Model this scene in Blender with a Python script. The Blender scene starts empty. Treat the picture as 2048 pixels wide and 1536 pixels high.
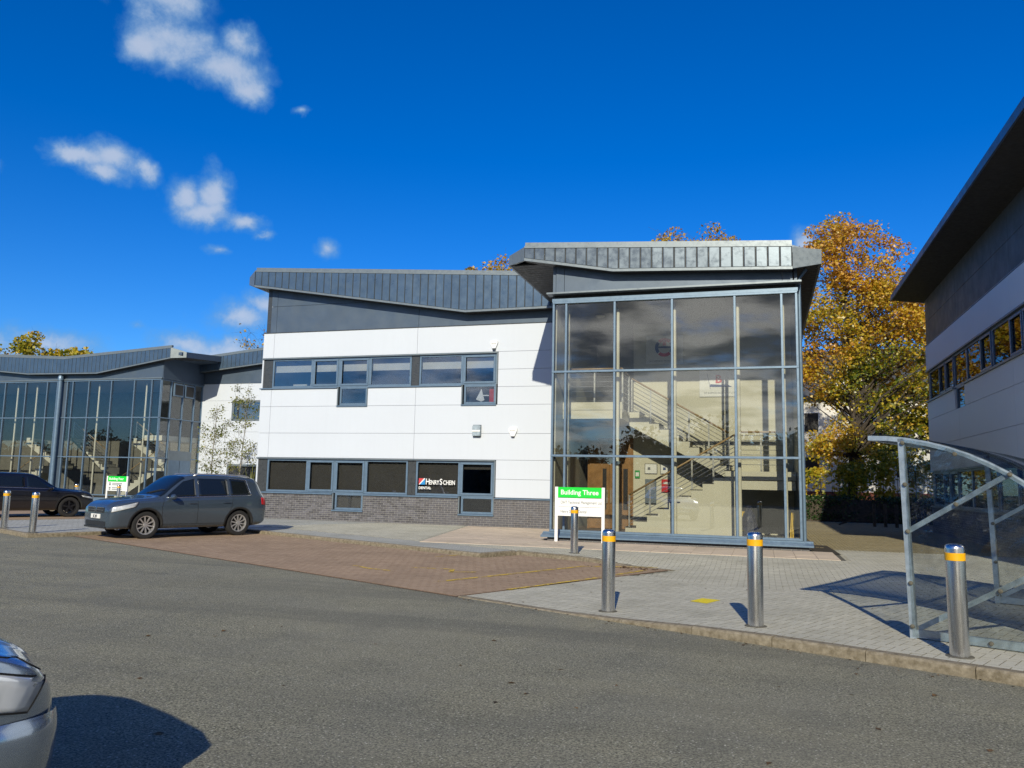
import bpy, bmesh, math, random
from mathutils import Vector, Matrix
R = math.radians
random.seed(7)
scn = bpy.context.scene
col = scn.collection

# ------------------------------------------------------------------ camera
cam_d = bpy.data.cameras.new("camera")
cam = bpy.data.objects.new("camera", cam_d)
col.objects.link(cam)
cam_d.sensor_width = 36.0
cam_d.lens = 1608.2 / 2048 * 36.0
cam_d.clip_end = 3000.0
cam_d.clip_start = 0.05
_pitch, _roll, _yaw = R(7.077), R(1.216), R(17.241)
_fw = Vector((-math.sin(_yaw), math.cos(_yaw), 0)); _rt = Vector((math.cos(_yaw), math.sin(_yaw), 0)); _up = Vector((0, 0, 1))
_f2 = _fw * math.cos(_pitch) + _up * math.sin(_pitch)
_u2 = _up * math.cos(_pitch) - _fw * math.sin(_pitch)
_r3 = _rt * math.cos(_roll) + _u2 * math.sin(_roll)
_u3 = _u2 * math.cos(_roll) - _rt * math.sin(_roll)
cam.matrix_world = Matrix(((_r3.x, _u3.x, -_f2.x, 0.0), (_r3.y, _u3.y, -_f2.y, 0.0), (_r3.z, _u3.z, -_f2.z, 1.47), (0, 0, 0, 1)))
scn.camera = cam

# ------------------------------------------------------------------ sky and sun
SUN_EL, SUN_AZ = R(27.0), R(172.2)          # azimuth clockwise from +Y
world = bpy.data.worlds.new("World"); scn.world = world; world.use_nodes = True
def build_world():
    nt = world.node_tree; nt.nodes.clear(); N = nt.nodes.new; L = nt.links.new
    out = N("ShaderNodeOutputWorld"); bg = N("ShaderNodeBackground"); bg.inputs[1].default_value = 0.10
    L(bg.outputs[0], out.inputs[0])
    sky = N("ShaderNodeTexSky"); sky.sky_type = 'NISHITA'; sky.sun_disc = False
    sky.sun_elevation = SUN_EL; sky.sun_rotation = SUN_AZ; sky.air_density = 1.0; sky.dust_density = 0.2; sky.ozone_density = 3.0; sky.altitude = 300
    tint = N("ShaderNodeMix"); tint.data_type = 'RGBA'; tint.blend_type = 'MULTIPLY'; tint.inputs[0].default_value = 1.0
    tint.inputs[7].default_value = SKY_TINT
    hsv = N("ShaderNodeHueSaturation"); hsv.inputs['Saturation'].default_value = 1.45; L(sky.outputs[0], hsv.inputs['Color']); L(hsv.outputs[0], tint.inputs[6])
    tc = N("ShaderNodeTexCoord")
    def d(az, el):
        a, e = R(az), R(el); return Vector((math.sin(a) * math.cos(e), math.cos(a) * math.cos(e), math.sin(e)))
    # soft cumulus: centre direction (azimuth, elevation) and angular half sizes in degrees
    blobs = [(-42.2, 30.0, 3.2, 2.6), (-41.6, 27.6, 3.2, 2.2), (-38.6, 26.6, 2.9, 1.7), (-36.9, 25.4, 1.5, 1.3), (-37.6, 28.2, 1.3, 1.3), (-43.6, 26.8, 1.6, 1.1),
             (-46.8, 19.5, 2.3, .95), (-44.8, 19.9, 2.2, 1.25), (-42.9, 19.6, 1.1, .8), (-45.4, 18.8, 1.6, .7),
             (-40.2, 18.3, 1.4, 1.5), (-38.4, 18.6, 1.2, 1.9), (-39.2, 17.3, 2.3, 1.0), (-36.6, 17.0, 1.4, .75), (-35.4, 16.3, 1.4, .5, .42),
             (-33.1, 24.9, 1.0, .6, .38), (-38.2, 15.1, 1.3, .6, .36), (-30.7, 16.1, 1.3, 1.2, .5),
             (3.2, 16.2, 1.3, 1.2), (2.6, 13.5, 3.0, 1.6),
             (-36.5, 10.8, 2.6, 1.3), (-34.8, 12.0, 1.6, 1.1), (-39.6, 8.6, 3.0, 1.2), (-37.0, 8.4, 3.6, 1.3),
             (-47.2, 7.8, 3.4, 1.3), (-44.5, 7.0, 2.2, .8), (-50.5, 7.4, 2.6, 1.4), (-42.7, 9.6, 1.2, .6, .45), (-52.3, 18.2, 1.2, .8, .45)]
    n1 = N("ShaderNodeTexNoise"); n1.inputs['Scale'].default_value = 17; n1.inputs['Detail'].default_value = 10; n1.inputs['Roughness'].default_value = .60; n1.inputs['Distortion'].default_value = .35
    L(tc.outputs['Generated'], n1.inputs['Vector'])
    n2 = N("ShaderNodeTexNoise"); n2.inputs['Scale'].default_value = 60; n2.inputs['Detail'].default_value = 8; n2.inputs['Roughness'].default_value = .65
    L(tc.outputs['Generated'], n2.inputs['Vector'])
    wn = N("ShaderNodeTexNoise"); wn.inputs['Scale'].default_value = 16; wn.inputs['Detail'].default_value = 8; wn.inputs['Roughness'].default_value = .62; L(tc.outputs['Generated'], wn.inputs['Vector'])
    wv = N("ShaderNodeVectorMath"); wv.operation = 'SUBTRACT'; wv.inputs[1].default_value = (.5, .5, .5); L(wn.outputs['Color'], wv.inputs[0])
    wa = N("ShaderNodeVectorMath"); wa.operation = 'MULTIPLY_ADD'; wa.inputs[1].default_value = (.034, .034, .040); L(wv.outputs[0], wa.inputs[0]); L(tc.outputs['Generated'], wa.inputs[2])
    cur = None
    for az, el, w, h, *sf in blobs:
        c = d(az, el)
        rt = Vector((math.cos(R(az)), -math.sin(R(az)), 0)); up = rt.cross(c)
        m = Matrix((rt, c, up)).transposed()
        mp = N("ShaderNodeMapping"); mp.vector_type = 'TEXTURE'
        mp.inputs['Location'].default_value = c; mp.inputs['Rotation'].default_value = m.to_euler()
        mp.inputs['Scale'].default_value = (R(w), 1.0, R(h))
        L(wa.outputs[0], mp.inputs['Vector'])
        ln = N("ShaderNodeVectorMath"); ln.operation = 'LENGTH'; L(mp.outputs[0], ln.inputs[0]); lo = ln.outputs['Value']
        if sf:
            ad = N("ShaderNodeMath"); ad.operation = 'ADD'; ad.inputs[1].default_value = sf[0]; L(lo, ad.inputs[0]); lo = ad.outputs[0]
        if cur is None: cur = lo
        else:
            sm = N("ShaderNodeMath"); sm.operation = 'SMOOTH_MIN'; sm.inputs[2].default_value = .35
            L(cur, sm.inputs[0]); L(lo, sm.inputs[1]); cur = sm.outputs[0]
    def math_(op, a, b=None, c=None):
        m = N("ShaderNodeMath"); m.operation = op
        for i, v in enumerate((a, b, c)):
            if v is None: continue
            if isinstance(v, (int, float)): m.inputs[i].default_value = v
            else: L(v, m.inputs[i])
        return m.outputs[0]
    def ramp(v, a, b, lo=0.0, hi=1.0, smooth=True):
        m = N("ShaderNodeMapRange"); m.interpolation_type = 'SMOOTHSTEP' if smooth else 'LINEAR'
        m.inputs[1].default_value = a; m.inputs[2].default_value = b; m.inputs[3].default_value = lo; m.inputs[4].default_value = hi
        L(v, m.inputs[0]); return m.outputs[0]
    nz = math_('MULTIPLY_ADD', n1.outputs[0], 1.5, -.75)
    nz2 = math_('MULTIPLY_ADD', n2.outputs[0], .55, -.275)
    body = math_('ADD', math_('SUBTRACT', 1.12, cur), math_('ADD', nz, nz2))
    dens = ramp(body, -.10, .90)
    # broken cloud over the rest of the sky, thick towards the sun side as the glass reflects it
    sep = N("ShaderNodeSeparateXYZ"); L(tc.outputs['Generated'], sep.inputs[0])
    flat = N("ShaderNodeCombineXYZ")
    zc = math_('MAXIMUM', sep.outputs[2], .05); zz = math_('ADD', zc, .18)
    L(math_('DIVIDE', sep.outputs[0], zz), flat.inputs[0]); L(math_('DIVIDE', sep.outputs[1], zz), flat.inputs[1])
    n3 = N("ShaderNodeTexNoise"); n3.inputs['Scale'].default_value = 1.5; n3.inputs['Detail'].default_value = 8; n3.inputs['Roughness'].default_value = .6; n3.inputs['Distortion'].default_value = .4
    L(flat.outputs[0], n3.inputs['Vector'])
    cover = math_('MULTIPLY', ramp(sep.outputs[1], .25, -.35), ramp(math_('ADD', sep.outputs[0], math_('MULTIPLY', n1.outputs[0], .5)), -.42, .12))
    gd = math_('MULTIPLY', ramp(n3.outputs[0], .33, .50), cover)
    gd = math_('MULTIPLY', math_('MULTIPLY', gd, ramp(sep.outputs[2], 0.0, .06)), ramp(sep.outputs[2], .62, .34))
    # cloud colours
    n4 = N("ShaderNodeTexNoise"); n4.inputs['Scale'].default_value = 2.6; n4.inputs['Detail'].default_value = 5
    L(flat.outputs[0], n4.inputs['Vector'])
    c1 = N("ShaderNodeMix"); c1.data_type = 'RGBA'; c1.inputs[6].default_value = (1.5, 3.6, 6.4, 1); c1.inputs[7].default_value = (5.0, 5.9, 7.4, 1)
    L(ramp(body, .25, 1.1), c1.inputs[0])
    c2 = N("ShaderNodeMix"); c2.data_type = 'RGBA'; c2.inputs[6].default_value = (1.1, 1.15, 1.25, 1); c2.inputs[7].default_value = (11.0, 10.6, 9.8, 1)
    L(ramp(n4.outputs[0], .40, .58), c2.inputs[0])
    m1 = N("ShaderNodeMix"); m1.data_type = 'RGBA'; L(math_('MULTIPLY', dens, .86), m1.inputs[0]); L(tint.outputs[2], m1.inputs[6]); L(c1.outputs[2], m1.inputs[7])
    m2 = N("ShaderNodeMix"); m2.data_type = 'RGBA'; L(math_('MULTIPLY', gd, .92), m2.inputs[0]); L(m1.outputs[2], m2.inputs[6]); L(c2.outputs[2], m2.inputs[7])
    L(m2.outputs[2], bg.inputs[0])
SKY_TINT = (0.60, 0.93, 1.38, 1)
build_world()
sun_d = bpy.data.lights.new("sun", 'SUN'); sun_d.energy = 5.0; sun_d.angle = R(0.55); sun_d.color = (1.0, .92, .72)
sun = bpy.data.objects.new("sun", sun_d); col.objects.link(sun)
_sd = Vector((math.sin(SUN_AZ) * math.cos(SUN_EL), math.cos(SUN_AZ) * math.cos(SUN_EL), math.sin(SUN_EL)))
sun.rotation_euler = _sd.to_track_quat('Z', 'Y').to_euler(); sun.location = _sd * 60
vs = scn.view_settings; vs.view_transform = 'Standard'; vs.look = 'None'; vs.exposure = 0.0; vs.gamma = 1.0; vs.use_curve_mapping = False
cy = scn.cycles; cy.max_bounces = 7; cy.diffuse_bounces = 3; cy.glossy_bounces = 4; cy.transmission_bounces = 4; cy.transparent_max_bounces = 24
cy.use_denoising = True; cy.denoising_prefilter = 'NONE'; cy.caustics_reflective = False; cy.caustics_refractive = False; cy.sample_clamp_indirect = 6.0

# ------------------------------------------------------------------ helpers
def smooth01(t): t = max(0.0, min(1.0, t)); return t * t * (3 - 2 * t)
class MB:
    def __init__(s): s.v = []; s.f = []; s.m = []; s.mi = 0
    def add(s, vs_, fs, mi=None):
        b = len(s.v); s.v += [tuple(v) for v in vs_]; s.f += [tuple(i + b for i in f) for f in fs]
        s.m += [s.mi if mi is None else mi] * len(fs); return s
    def box(s, x0, x1, y0, y1, z0, z1):
        if x0 > x1: x0, x1 = x1, x0
        if y0 > y1: y0, y1 = y1, y0
        if z0 > z1: z0, z1 = z1, z0
        return s.add([(x0, y0, z0), (x1, y0, z0), (x1, y1, z0), (x0, y1, z0), (x0, y0, z1), (x1, y0, z1), (x1, y1, z1), (x0, y1, z1)],
                     [(0, 3, 2, 1), (4, 5, 6, 7), (0, 1, 5, 4), (1, 2, 6, 5), (2, 3, 7, 6), (3, 0, 4, 7)])
    def cbox(s, x0, x1, y0, y1, z0, z1, c=.006):
        """box with chamfered edges"""
        if x0 > x1: x0, x1 = x1, x0
        if y0 > y1: y0, y1 = y1, y0
        if z0 > z1: z0, z1 = z1, z0
        c = min(c, (x1 - x0) * .3, (y1 - y0) * .3, (z1 - z0) * .3)
        bm = bmesh.new(); vv = [bm.verts.new(p) for p in [(x0, y0, z0), (x1, y0, z0), (x1, y1, z0), (x0, y1, z0), (x0, y0, z1), (x1, y0, z1), (x1, y1, z1), (x0, y1, z1)]]
        for f in [(0, 3, 2, 1), (4, 5, 6, 7), (0, 1, 5, 4), (1, 2, 6, 5), (2, 3, 7, 6), (3, 0, 4, 7)]: bm.faces.new([vv[i] for i in f])
        bmesh.ops.bevel(bm, geom=list(bm.edges), offset=c, segments=1, affect='EDGES')
        bm.verts.index_update(); s.add([v.co for v in bm.verts], [[v.index for v in f.verts] for f in bm.faces]); bm.free(); return s
    def prism(s, poly, a, b, axis='y'):
        """poly: 2-D outline; extruded from a to b along axis ('y': poly is (x,z); 'x': (y,z); 'z': (x,y))"""
        n = len(poly)
        def P(p, t): return (p[0], t, p[1]) if axis == 'y' else ((t, p[0], p[1]) if axis == 'x' else (p[0], p[1], t))
        vs_ = [P(p, a) for p in poly] + [P(p, b) for p in poly]
        fs = [tuple(range(n)), tuple(range(2 * n - 1, n - 1, -1))] + [(i, i + n, (i + 1) % n + n, (i + 1) % n) for i in range(n)]
        return s.add(vs_, fs)
    def bar(s, p, q, w, h=None, up=(0, 0, 1)):
        """rectangular bar from p to q"""
        h = w if h is None else h
        p, q, up = Vector(p), Vector(q), Vector(up); d = (q - p).normalized()
        if abs(d.dot(up)) > .98: up = Vector((0, 1, 0))
        r = d.cross(up).normalized() * (w / 2); u = r.cross(d).normalized() * (h / 2)
        return s.add([p - r - u, p + r - u, p + r + u, p - r + u, q - r - u, q + r - u, q + r + u, q - r + u],
                     [(0, 1, 2, 3), (7, 6, 5, 4), (0, 4, 5, 1), (1, 5, 6, 2), (2, 6, 7, 3), (3, 7, 4, 0)])
    def tube(s, pts, r, n=8, cap=True):
        pts = [Vector(p) for p in pts]; k = len(pts)
        rr = list(r) if hasattr(r, '__len__') else [r] * k
        rings = []; prev = None
        for i, p in enumerate(pts):
            d = (pts[min(i + 1, k - 1)] - pts[max(i - 1, 0)]); d = d.normalized() if d.length > 1e-9 else Vector((0, 0, 1))
            if prev is None: a = d.orthogonal().normalized()
            else:
                a = prev - d * prev.dot(d); a = a.normalized() if a.length > 1e-6 else d.orthogonal().normalized()
            prev = a; b = d.cross(a)
            rings.append([p + (a * math.cos(2 * math.pi * j / n) + b * math.sin(2 * math.pi * j / n)) * rr[i] for j in range(n)])
        vs_ = [v for ring in rings for v in ring]
        fs = [(i * n + j, i * n + (j + 1) % n, (i + 1) * n + (j + 1) % n, (i + 1) * n + j) for i in range(k - 1) for j in range(n)]
        if cap: fs += [tuple(range(n - 1, -1, -1)), tuple((k - 1) * n + j for j in range(n))]
        return s.add(vs_, fs)
    def lathe(s, prof, n=24, c=(0, 0, 0), axis='z', closed=False):
        """prof: list of (radius, height) turned about an axis"""
        k = len(prof); vs_ = []
        for r_, h_ in prof:
            for j in range(n):
                a = 2 * math.pi * j / n; x, y = r_ * math.cos(a), r_ * math.sin(a)
                vs_.append((c[0] + x, c[1] + y, c[2] + h_) if axis == 'z' else ((c[0] + x, c[1] + h_, c[2] + y) if axis == 'y' else (c[0] + h_, c[1] + x, c[2] + y)))
        fs = []
        for i in range(k if closed else k - 1):
            i2 = (i + 1) % k
            for j in range(n): fs.append((i * n + j, i * n + (j + 1) % n, i2 * n + (j + 1) % n, i2 * n + j))
        if not closed: fs += [tuple(range(n - 1, -1, -1)), tuple((k - 1) * n + j for j in range(n))]
        return s.add(vs_, fs)
    def mesh(s, name, mats, smooth=None):
        me = bpy.data.meshes.new(name); me.from_pydata(s.v, [], s.f)
        if not isinstance(mats, (list, tuple)): mats = [mats]
        for m in mats: me.materials.append(m)
        if len(mats) > 1: me.polygons.foreach_set('material_index', s.m)
        bm = bmesh.new(); bm.from_mesh(me); bmesh.ops.recalc_face_normals(bm, faces=bm.faces); bm.to_mesh(me); bm.free()
        if smooth is not None:
            if smooth is True: me.shade_smooth()
            else:
                me.shade_smooth(); me.set_sharp_from_angle(angle=R(smooth))
        me.update(); return me
    def build(s, name, mats, parent=None, smooth=None, loc=None):
        return link(name, s.mesh(name, mats, smooth), parent, loc)
def link(name, me, parent=None, loc=None, rot=None):
    o = bpy.data.objects.new(name, me); col.objects.link(o)
    if parent is not None: o.parent = parent
    if loc is not None: o.location = loc
    if rot is not None: o.rotation_euler = rot
    return o
def tag(o, label=None, cat=None, group=None, kind=None):
    if label: o['label'] = label
    if cat: o['category'] = cat
    if group: o['group'] = group
    if kind: o['kind'] = kind
    return o
def thing(name, label, cat, loc=(0, 0, 0), rz=0.0, group=None):
    o = bpy.data.objects.new(name, None); col.objects.link(o); o.location = loc; o.rotation_euler = (0, 0, rz); o.empty_display_size = .2
    return tag(o, label, cat, group)
def copy_tree(o, parent=None):
    c = o.copy(); col.objects.link(c); c.parent = parent
    for ch in list(o.children): copy_tree(ch, c)
    return c
def text_mesh(body, size, mat, align='LEFT', extrude=.003, bold=0.0):
    cu = bpy.data.curves.new("lettering", 'FONT'); cu.body = body; cu.size = size; cu.extrude = extrude; cu.align_x = align; cu.resolution_u = 3
    cu.offset = bold
    o = bpy.data.objects.new("lettering", cu); col.objects.link(o); bpy.context.view_layer.update()
    me = bpy.data.meshes.new_from_object(o.evaluated_get(bpy.context.evaluated_depsgraph_get()))
    bpy.data.objects.remove(o); bpy.data.curves.remove(cu); me.materials.clear(); me.materials.append(mat); return me
def letter(body, size, mat, parent, loc, rot=(math.pi / 2, 0, 0), align='LEFT', bold=0.0, sx=1.0, name="lettering"):
    o = link(name, text_mesh(body, size, mat, align, bold=bold), parent, loc, rot); o.scale = (sx, 1, 1); return o

# ------------------------------------------------------------------ materials
M = {}
def nodes(name):
    m = bpy.data.materials.new(name); m.use_nodes = True; nt = m.node_tree
    b = nt.nodes.get("Principled BSDF"); M[name] = m
    return m, nt, nt.nodes.new, nt.links.new, b
def mixrgb(N, L, fac, a, b, blend='MIX'):
    n = N("ShaderNodeMix"); n.data_type = 'RGBA'; n.blend_type = blend
    for sock, v in ((n.inputs[0], fac), (n.inputs[6], a), (n.inputs[7], b)):
        if isinstance(v, (int, float)): sock.default_value = v
        elif isinstance(v, tuple): sock.default_value = v if len(v) == 4 else (*v, 1)
        else: L(v, sock)
    return n.outputs[2]
def mrange(N, L, v, a, b, lo=0.0, hi=1.0):
    n = N("ShaderNodeMapRange"); n.inputs[1].default_value = a; n.inputs[2].default_value = b; n.inputs[3].default_value = lo; n.inputs[4].default_value = hi
    L(v, n.inputs[0]); return n.outputs[0]
def noise(N, L, scale, detail=4, rough=.55, vec=None, dist=0.0):
    n = N("ShaderNodeTexNoise"); n.inputs['Scale'].default_value = scale; n.inputs['Detail'].default_value = detail; n.inputs['Roughness'].default_value = rough; n.inputs['Distortion'].default_value = dist
    if vec is not None: L(vec, n.inputs['Vector'])
    return n.outputs[0]
def pos(N):
    return N("ShaderNodeNewGeometry").outputs['Position']
def mat(name, c, rough=.5, metal=0.0, var=.12, scale=3.0, bump=0.0, bscale=60.0, spec=.5, island=0.0, c2=None, coat=0.0):
    """paint, stone or metal: a base colour with uneven tone, per-piece variation and fine relief"""
    m, nt, N, L, b = nodes(name)
    p = pos(N)
    c2 = c2 if c2 else tuple(max(0, x * (1 - 2.2 * var)) for x in c)
    ca = tuple(min(1, x * (1 + var * .6)) for x in c)
    o = mixrgb(N, L, mrange(N, L, noise(N, L, scale, 5, .6, p), .3, .72), c2, ca)
    if island:
        g = N("ShaderNodeNewGeometry").outputs['Random Per Island']
        o = mixrgb(N, L, 1.0, o, mixrgb(N, L, g, (1 - island,) * 3, (1 + island,) * 3), 'MULTIPLY')
    L(o, b.inputs['Base Color'])
    b.inputs['Roughness'].default_value = rough; b.inputs['Metallic'].default_value = metal; b.inputs['Specular IOR Level'].default_value = spec
    if coat: b.inputs['Coat Weight'].default_value = coat; b.inputs['Coat Roughness'].default_value = .03
    rn = mrange(N, L, noise(N, L, scale * 2.3, 4, .6, p), .3, .7, max(0, rough - .1), min(1, rough + .1)); L(rn, b.inputs['Roughness'])
    if bump:
        bp = N("ShaderNodeBump"); bp.inputs['Strength'].default_value = bump; bp.inputs['Distance'].default_value = .01
        L(noise(N, L, bscale, 5, .65, p), bp.inputs['Height']); L(bp.outputs[0], b.inputs['Normal'])
    return m
def schlick(N, L, k, base):
    """reflectance of a clear pane, the same from either side"""
    lw = N("ShaderNodeLayerWeight"); lw.inputs[0].default_value = .5
    pw = N("ShaderNodeMath"); pw.operation = 'POWER'; pw.inputs[1].default_value = 5.0; L(lw.outputs['Facing'], pw.inputs[0])
    m1 = N("ShaderNodeMath"); m1.operation = 'MULTIPLY_ADD'; m1.inputs[1].default_value = .96; m1.inputs[2].default_value = .04; L(pw.outputs[0], m1.inputs[0])
    ma = N("ShaderNodeMath"); ma.operation = 'MULTIPLY_ADD'; ma.use_clamp = True; ma.inputs[1].default_value = k; ma.inputs[2].default_value = base; L(m1.outputs[0], ma.inputs[0])
    return ma.outputs[0]
def glass(name, tint, base, k=2.5, rough=0.0):
    m, nt, N, L, b = nodes(name); nt.nodes.remove(b)
    out = nt.nodes["Material Output"]; t = N("ShaderNodeBsdfTransparent"); t.inputs[0].default_value = (*tint, 1)
    g = N("ShaderNodeBsdfGlossy"); g.inputs['Roughness'].default_value = rough; g.inputs[0].default_value = (.95, .97, 1, 1)
    mx = N("ShaderNodeMixShader"); L(schlick(N, L, k, base), mx.inputs[0]); L(t.outputs[0], mx.inputs[1]); L(g.outputs[0], mx.inputs[2]); L(mx.outputs[0], out.inputs[0])
    bp = N("ShaderNodeBump"); bp.inputs['Strength'].default_value = .02; bp.inputs['Distance'].default_value = .05
    L(noise(N, L, .6, 2, .5, pos(N)), bp.inputs['Height']); L(bp.outputs[0], g.inputs['Normal'])
    return m
def asphalt(name):
    m, nt, N, L, b = nodes(name); p = pos(N)
    fine = noise(N, L, 62, 4, .8, p); mid = noise(N, L, 20, 4, .6, p); big = noise(N, L, .30, 5, .6, p); mid2 = noise(N, L, 1.3, 6, .7, p); hue = noise(N, L, .7, 4, .6, p, .6)
    o = mixrgb(N, L, mrange(N, L, fine, .40, .60), (.05, .05, .037), (.48, .46, .335))
    o = mixrgb(N, L, mrange(N, L, mid, .35, .7, 0, .3), o, (.23, .225, .172))
    o = mixrgb(N, L, mrange(N, L, big, .40, .62, 0, .38), o, (.345, .325, .24))
    o = mixrgb(N, L, mrange(N, L, mid2, .52, .74, 0, .35), o, (.095, .098, .085))
    o = mixrgb(N, L, mrange(N, L, hue, .40, .62, 0, .22), o, (.155, .165, .165))
    mt = N("ShaderNodeMapping"); mt.inputs['Rotation'].default_value = (0, 0, .44); mt.inputs['Scale'].default_value = (.07, 1.1, 1); L(p, mt.inputs[0])
    o = mixrgb(N, L, mrange(N, L, noise(N, L, 1.0, 4, .6, mt.outputs[0]), .48, .66, 0, .42), o, (.13, .13, .108))
    v = N("ShaderNodeTexVoronoi"); v.inputs['Scale'].default_value = 46; L(p, v.inputs['Vector'])
    chip = mrange(N, L, v.outputs['Distance'], .20, .34, 1, 0)
    w = N("ShaderNodeTexWhiteNoise"); L(v.outputs['Position'], w.inputs['Vector'])
    sel = mrange(N, L, w.outputs['Value'], .80, .90); mu = N("ShaderNodeMath"); mu.operation = 'MULTIPLY'; L(chip, mu.inputs[0]); L(sel, mu.inputs[1])
    o = mixrgb(N, L, mu.outputs[0], o, (.58, .56, .48))
    # hairline cracks and a faint patch seam
    vc = N("ShaderNodeTexVoronoi"); vc.feature = 'DISTANCE_TO_EDGE'; vc.inputs['Scale'].default_value = .38; ds = N("ShaderNodeMix"); ds.data_type = 'VECTOR'; ds.inputs[0].default_value = .12; L(p, ds.inputs[4])
    nv = N("ShaderNodeTexNoise"); nv.inputs['Scale'].default_value = 2.2; nv.inputs['Detail'].default_value = 6; L(p, nv.inputs['Vector']); va = N("ShaderNodeVectorMath"); va.operation = 'MULTIPLY_ADD'; va.inputs[1].default_value = (1.1, 1.1, 1.1); L(nv.outputs[1], va.inputs[0]); L(p, va.inputs[2]); L(va.outputs[0], vc.inputs['Vector'])
    cm = mrange(N, L, vc.outputs['Distance'], .0, .006, .75, 0); gate = mrange(N, L, noise(N, L, .16, 3, .5, p), .50, .58); mc = N("ShaderNodeMath"); mc.operation = 'MULTIPLY'; L(cm, mc.inputs[0]); L(gate, mc.inputs[1])
    o = mixrgb(N, L, mc.outputs[0], o, (.035, .034, .03))
    L(o, b.inputs['Base Color']); b.inputs['Roughness'].default_value = .88; b.inputs['Specular IOR Level'].default_value = .25
    bp = N("ShaderNodeBump"); bp.inputs['Strength'].default_value = 1.0; bp.inputs['Distance'].default_value = .02
    L(fine, bp.inputs['Height']); L(bp.outputs[0], b.inputs['Normal']); return m
def paving(name, c, c2, stain=(.12, .12, .10), isl=.14):
    m, nt, N, L, b = nodes(name); p = pos(N)
    g = N("ShaderNodeNewGeometry").outputs['Random Per Island']
    o = mixrgb(N, L, g, c, c2)
    o = mixrgb(N, L, mrange(N, L, noise(N, L, .9, 6, .65, p), .45, .75, 0, .6), o, stain)
    o = mixrgb(N, L, mrange(N, L, noise(N, L, 90, 4, .7, p), .35, .7, 0, .5), o, tuple(x * .55 for x in c))
    o = mixrgb(N, L, mrange(N, L, noise(N, L, .25, 4, .6, p, .5), .5, .7, 0, .35), o, tuple(min(1, x * 1.25) for x in c))
    L(o, b.inputs['Base Color']); b.inputs['Roughness'].default_value = .9; b.inputs['Specular IOR Level'].default_value = .25
    bp = N("ShaderNodeBump"); bp.inputs['Strength'].default_value = .7; bp.inputs['Distance'].default_value = .005
    L(noise(N, L, 120, 4, .7, p), bp.inputs['Height']); L(bp.outputs[0], b.inputs['Normal']); return m
def worn_paint(name, c, lo=.42, hi=.58, scale=14):
    m, nt, N, L, b = nodes(name); p = pos(N); b.inputs['Base Color'].default_value = (*c, 1); b.inputs['Roughness'].default_value = .8
    t = N("ShaderNodeBsdfTransparent"); mx = N("ShaderNodeMixShader"); L(mrange(N, L, noise(N, L, scale, 6, .75, p), lo, hi), mx.inputs[0])
    L(t.outputs[0], mx.inputs[1]); L(b.outputs[0], mx.inputs[2]); L(mx.outputs[0], nt.nodes["Material Output"].inputs[0]); return m
def leaf(name, cols, trans=.35, scale=.35, zr=None):
    """foliage: colour runs from clump to clump and leaf to leaf"""
    m, nt, N, L, b = nodes(name); nt.nodes.remove(b); p = pos(N)
    g = N("ShaderNodeNewGeometry").outputs['Random Per Island']
    r = N("ShaderNodeValToRGB"); e = r.color_ramp.elements
    for i, c in enumerate(cols):
        q = e[i] if i < 2 else e.new(i / (len(cols) - 1)); q.position = i / (len(cols) - 1); q.color = (*c, 1)
    nz = mrange(N, L, noise(N, L, scale, 4, .6, p), .28, .74)
    if zr:
        sp = N("ShaderNodeSeparateXYZ"); L(p, sp.inputs[0]); zz = mrange(N, L, sp.outputs[2], zr[0], zr[1], -.12, .28)
        a0 = N("ShaderNodeMath"); a0.operation = 'ADD'; L(nz, a0.inputs[0]); L(zz, a0.inputs[1]); nz = a0.outputs[0]
    a = N("ShaderNodeMath"); a.operation = 'MULTIPLY_ADD'; a.inputs[1].default_value = .5; a.inputs[2].default_value = -.25; L(g, a.inputs[0])
    s = N("ShaderNodeMath"); s.operation = 'ADD'; s.use_clamp = True; L(nz, s.inputs[0]); L(a.outputs[0], s.inputs[1]); L(s.outputs[0], r.inputs[0])
    d = N("ShaderNodeBsdfDiffuse"); t = N("ShaderNodeBsdfTranslucent"); L(r.outputs[0], d.inputs[0]); L(r.outputs[0], t.inputs[0])
    mx = N("ShaderNodeMixShader"); mx.inputs[0].default_value = trans; L(d.outputs[0], mx.inputs[1]); L(t.outputs[0], mx.inputs[2])
    gl = N("ShaderNodeBsdfGlossy"); gl.inputs['Roughness'].default_value = .45; m2 = N("ShaderNodeMixShader"); m2.inputs[0].default_value = .06
    L(mx.outputs[0], m2.inputs[1]); L(gl.outputs[0], m2.inputs[2]); L(m2.outputs[0], nt.nodes["Material Output"].inputs[0]); return m
def flat(name, c, rough=.6, metal=0.0, spec=.5): return mat(name, c, rough, metal, var=.04, scale=8, spec=spec)

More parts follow.
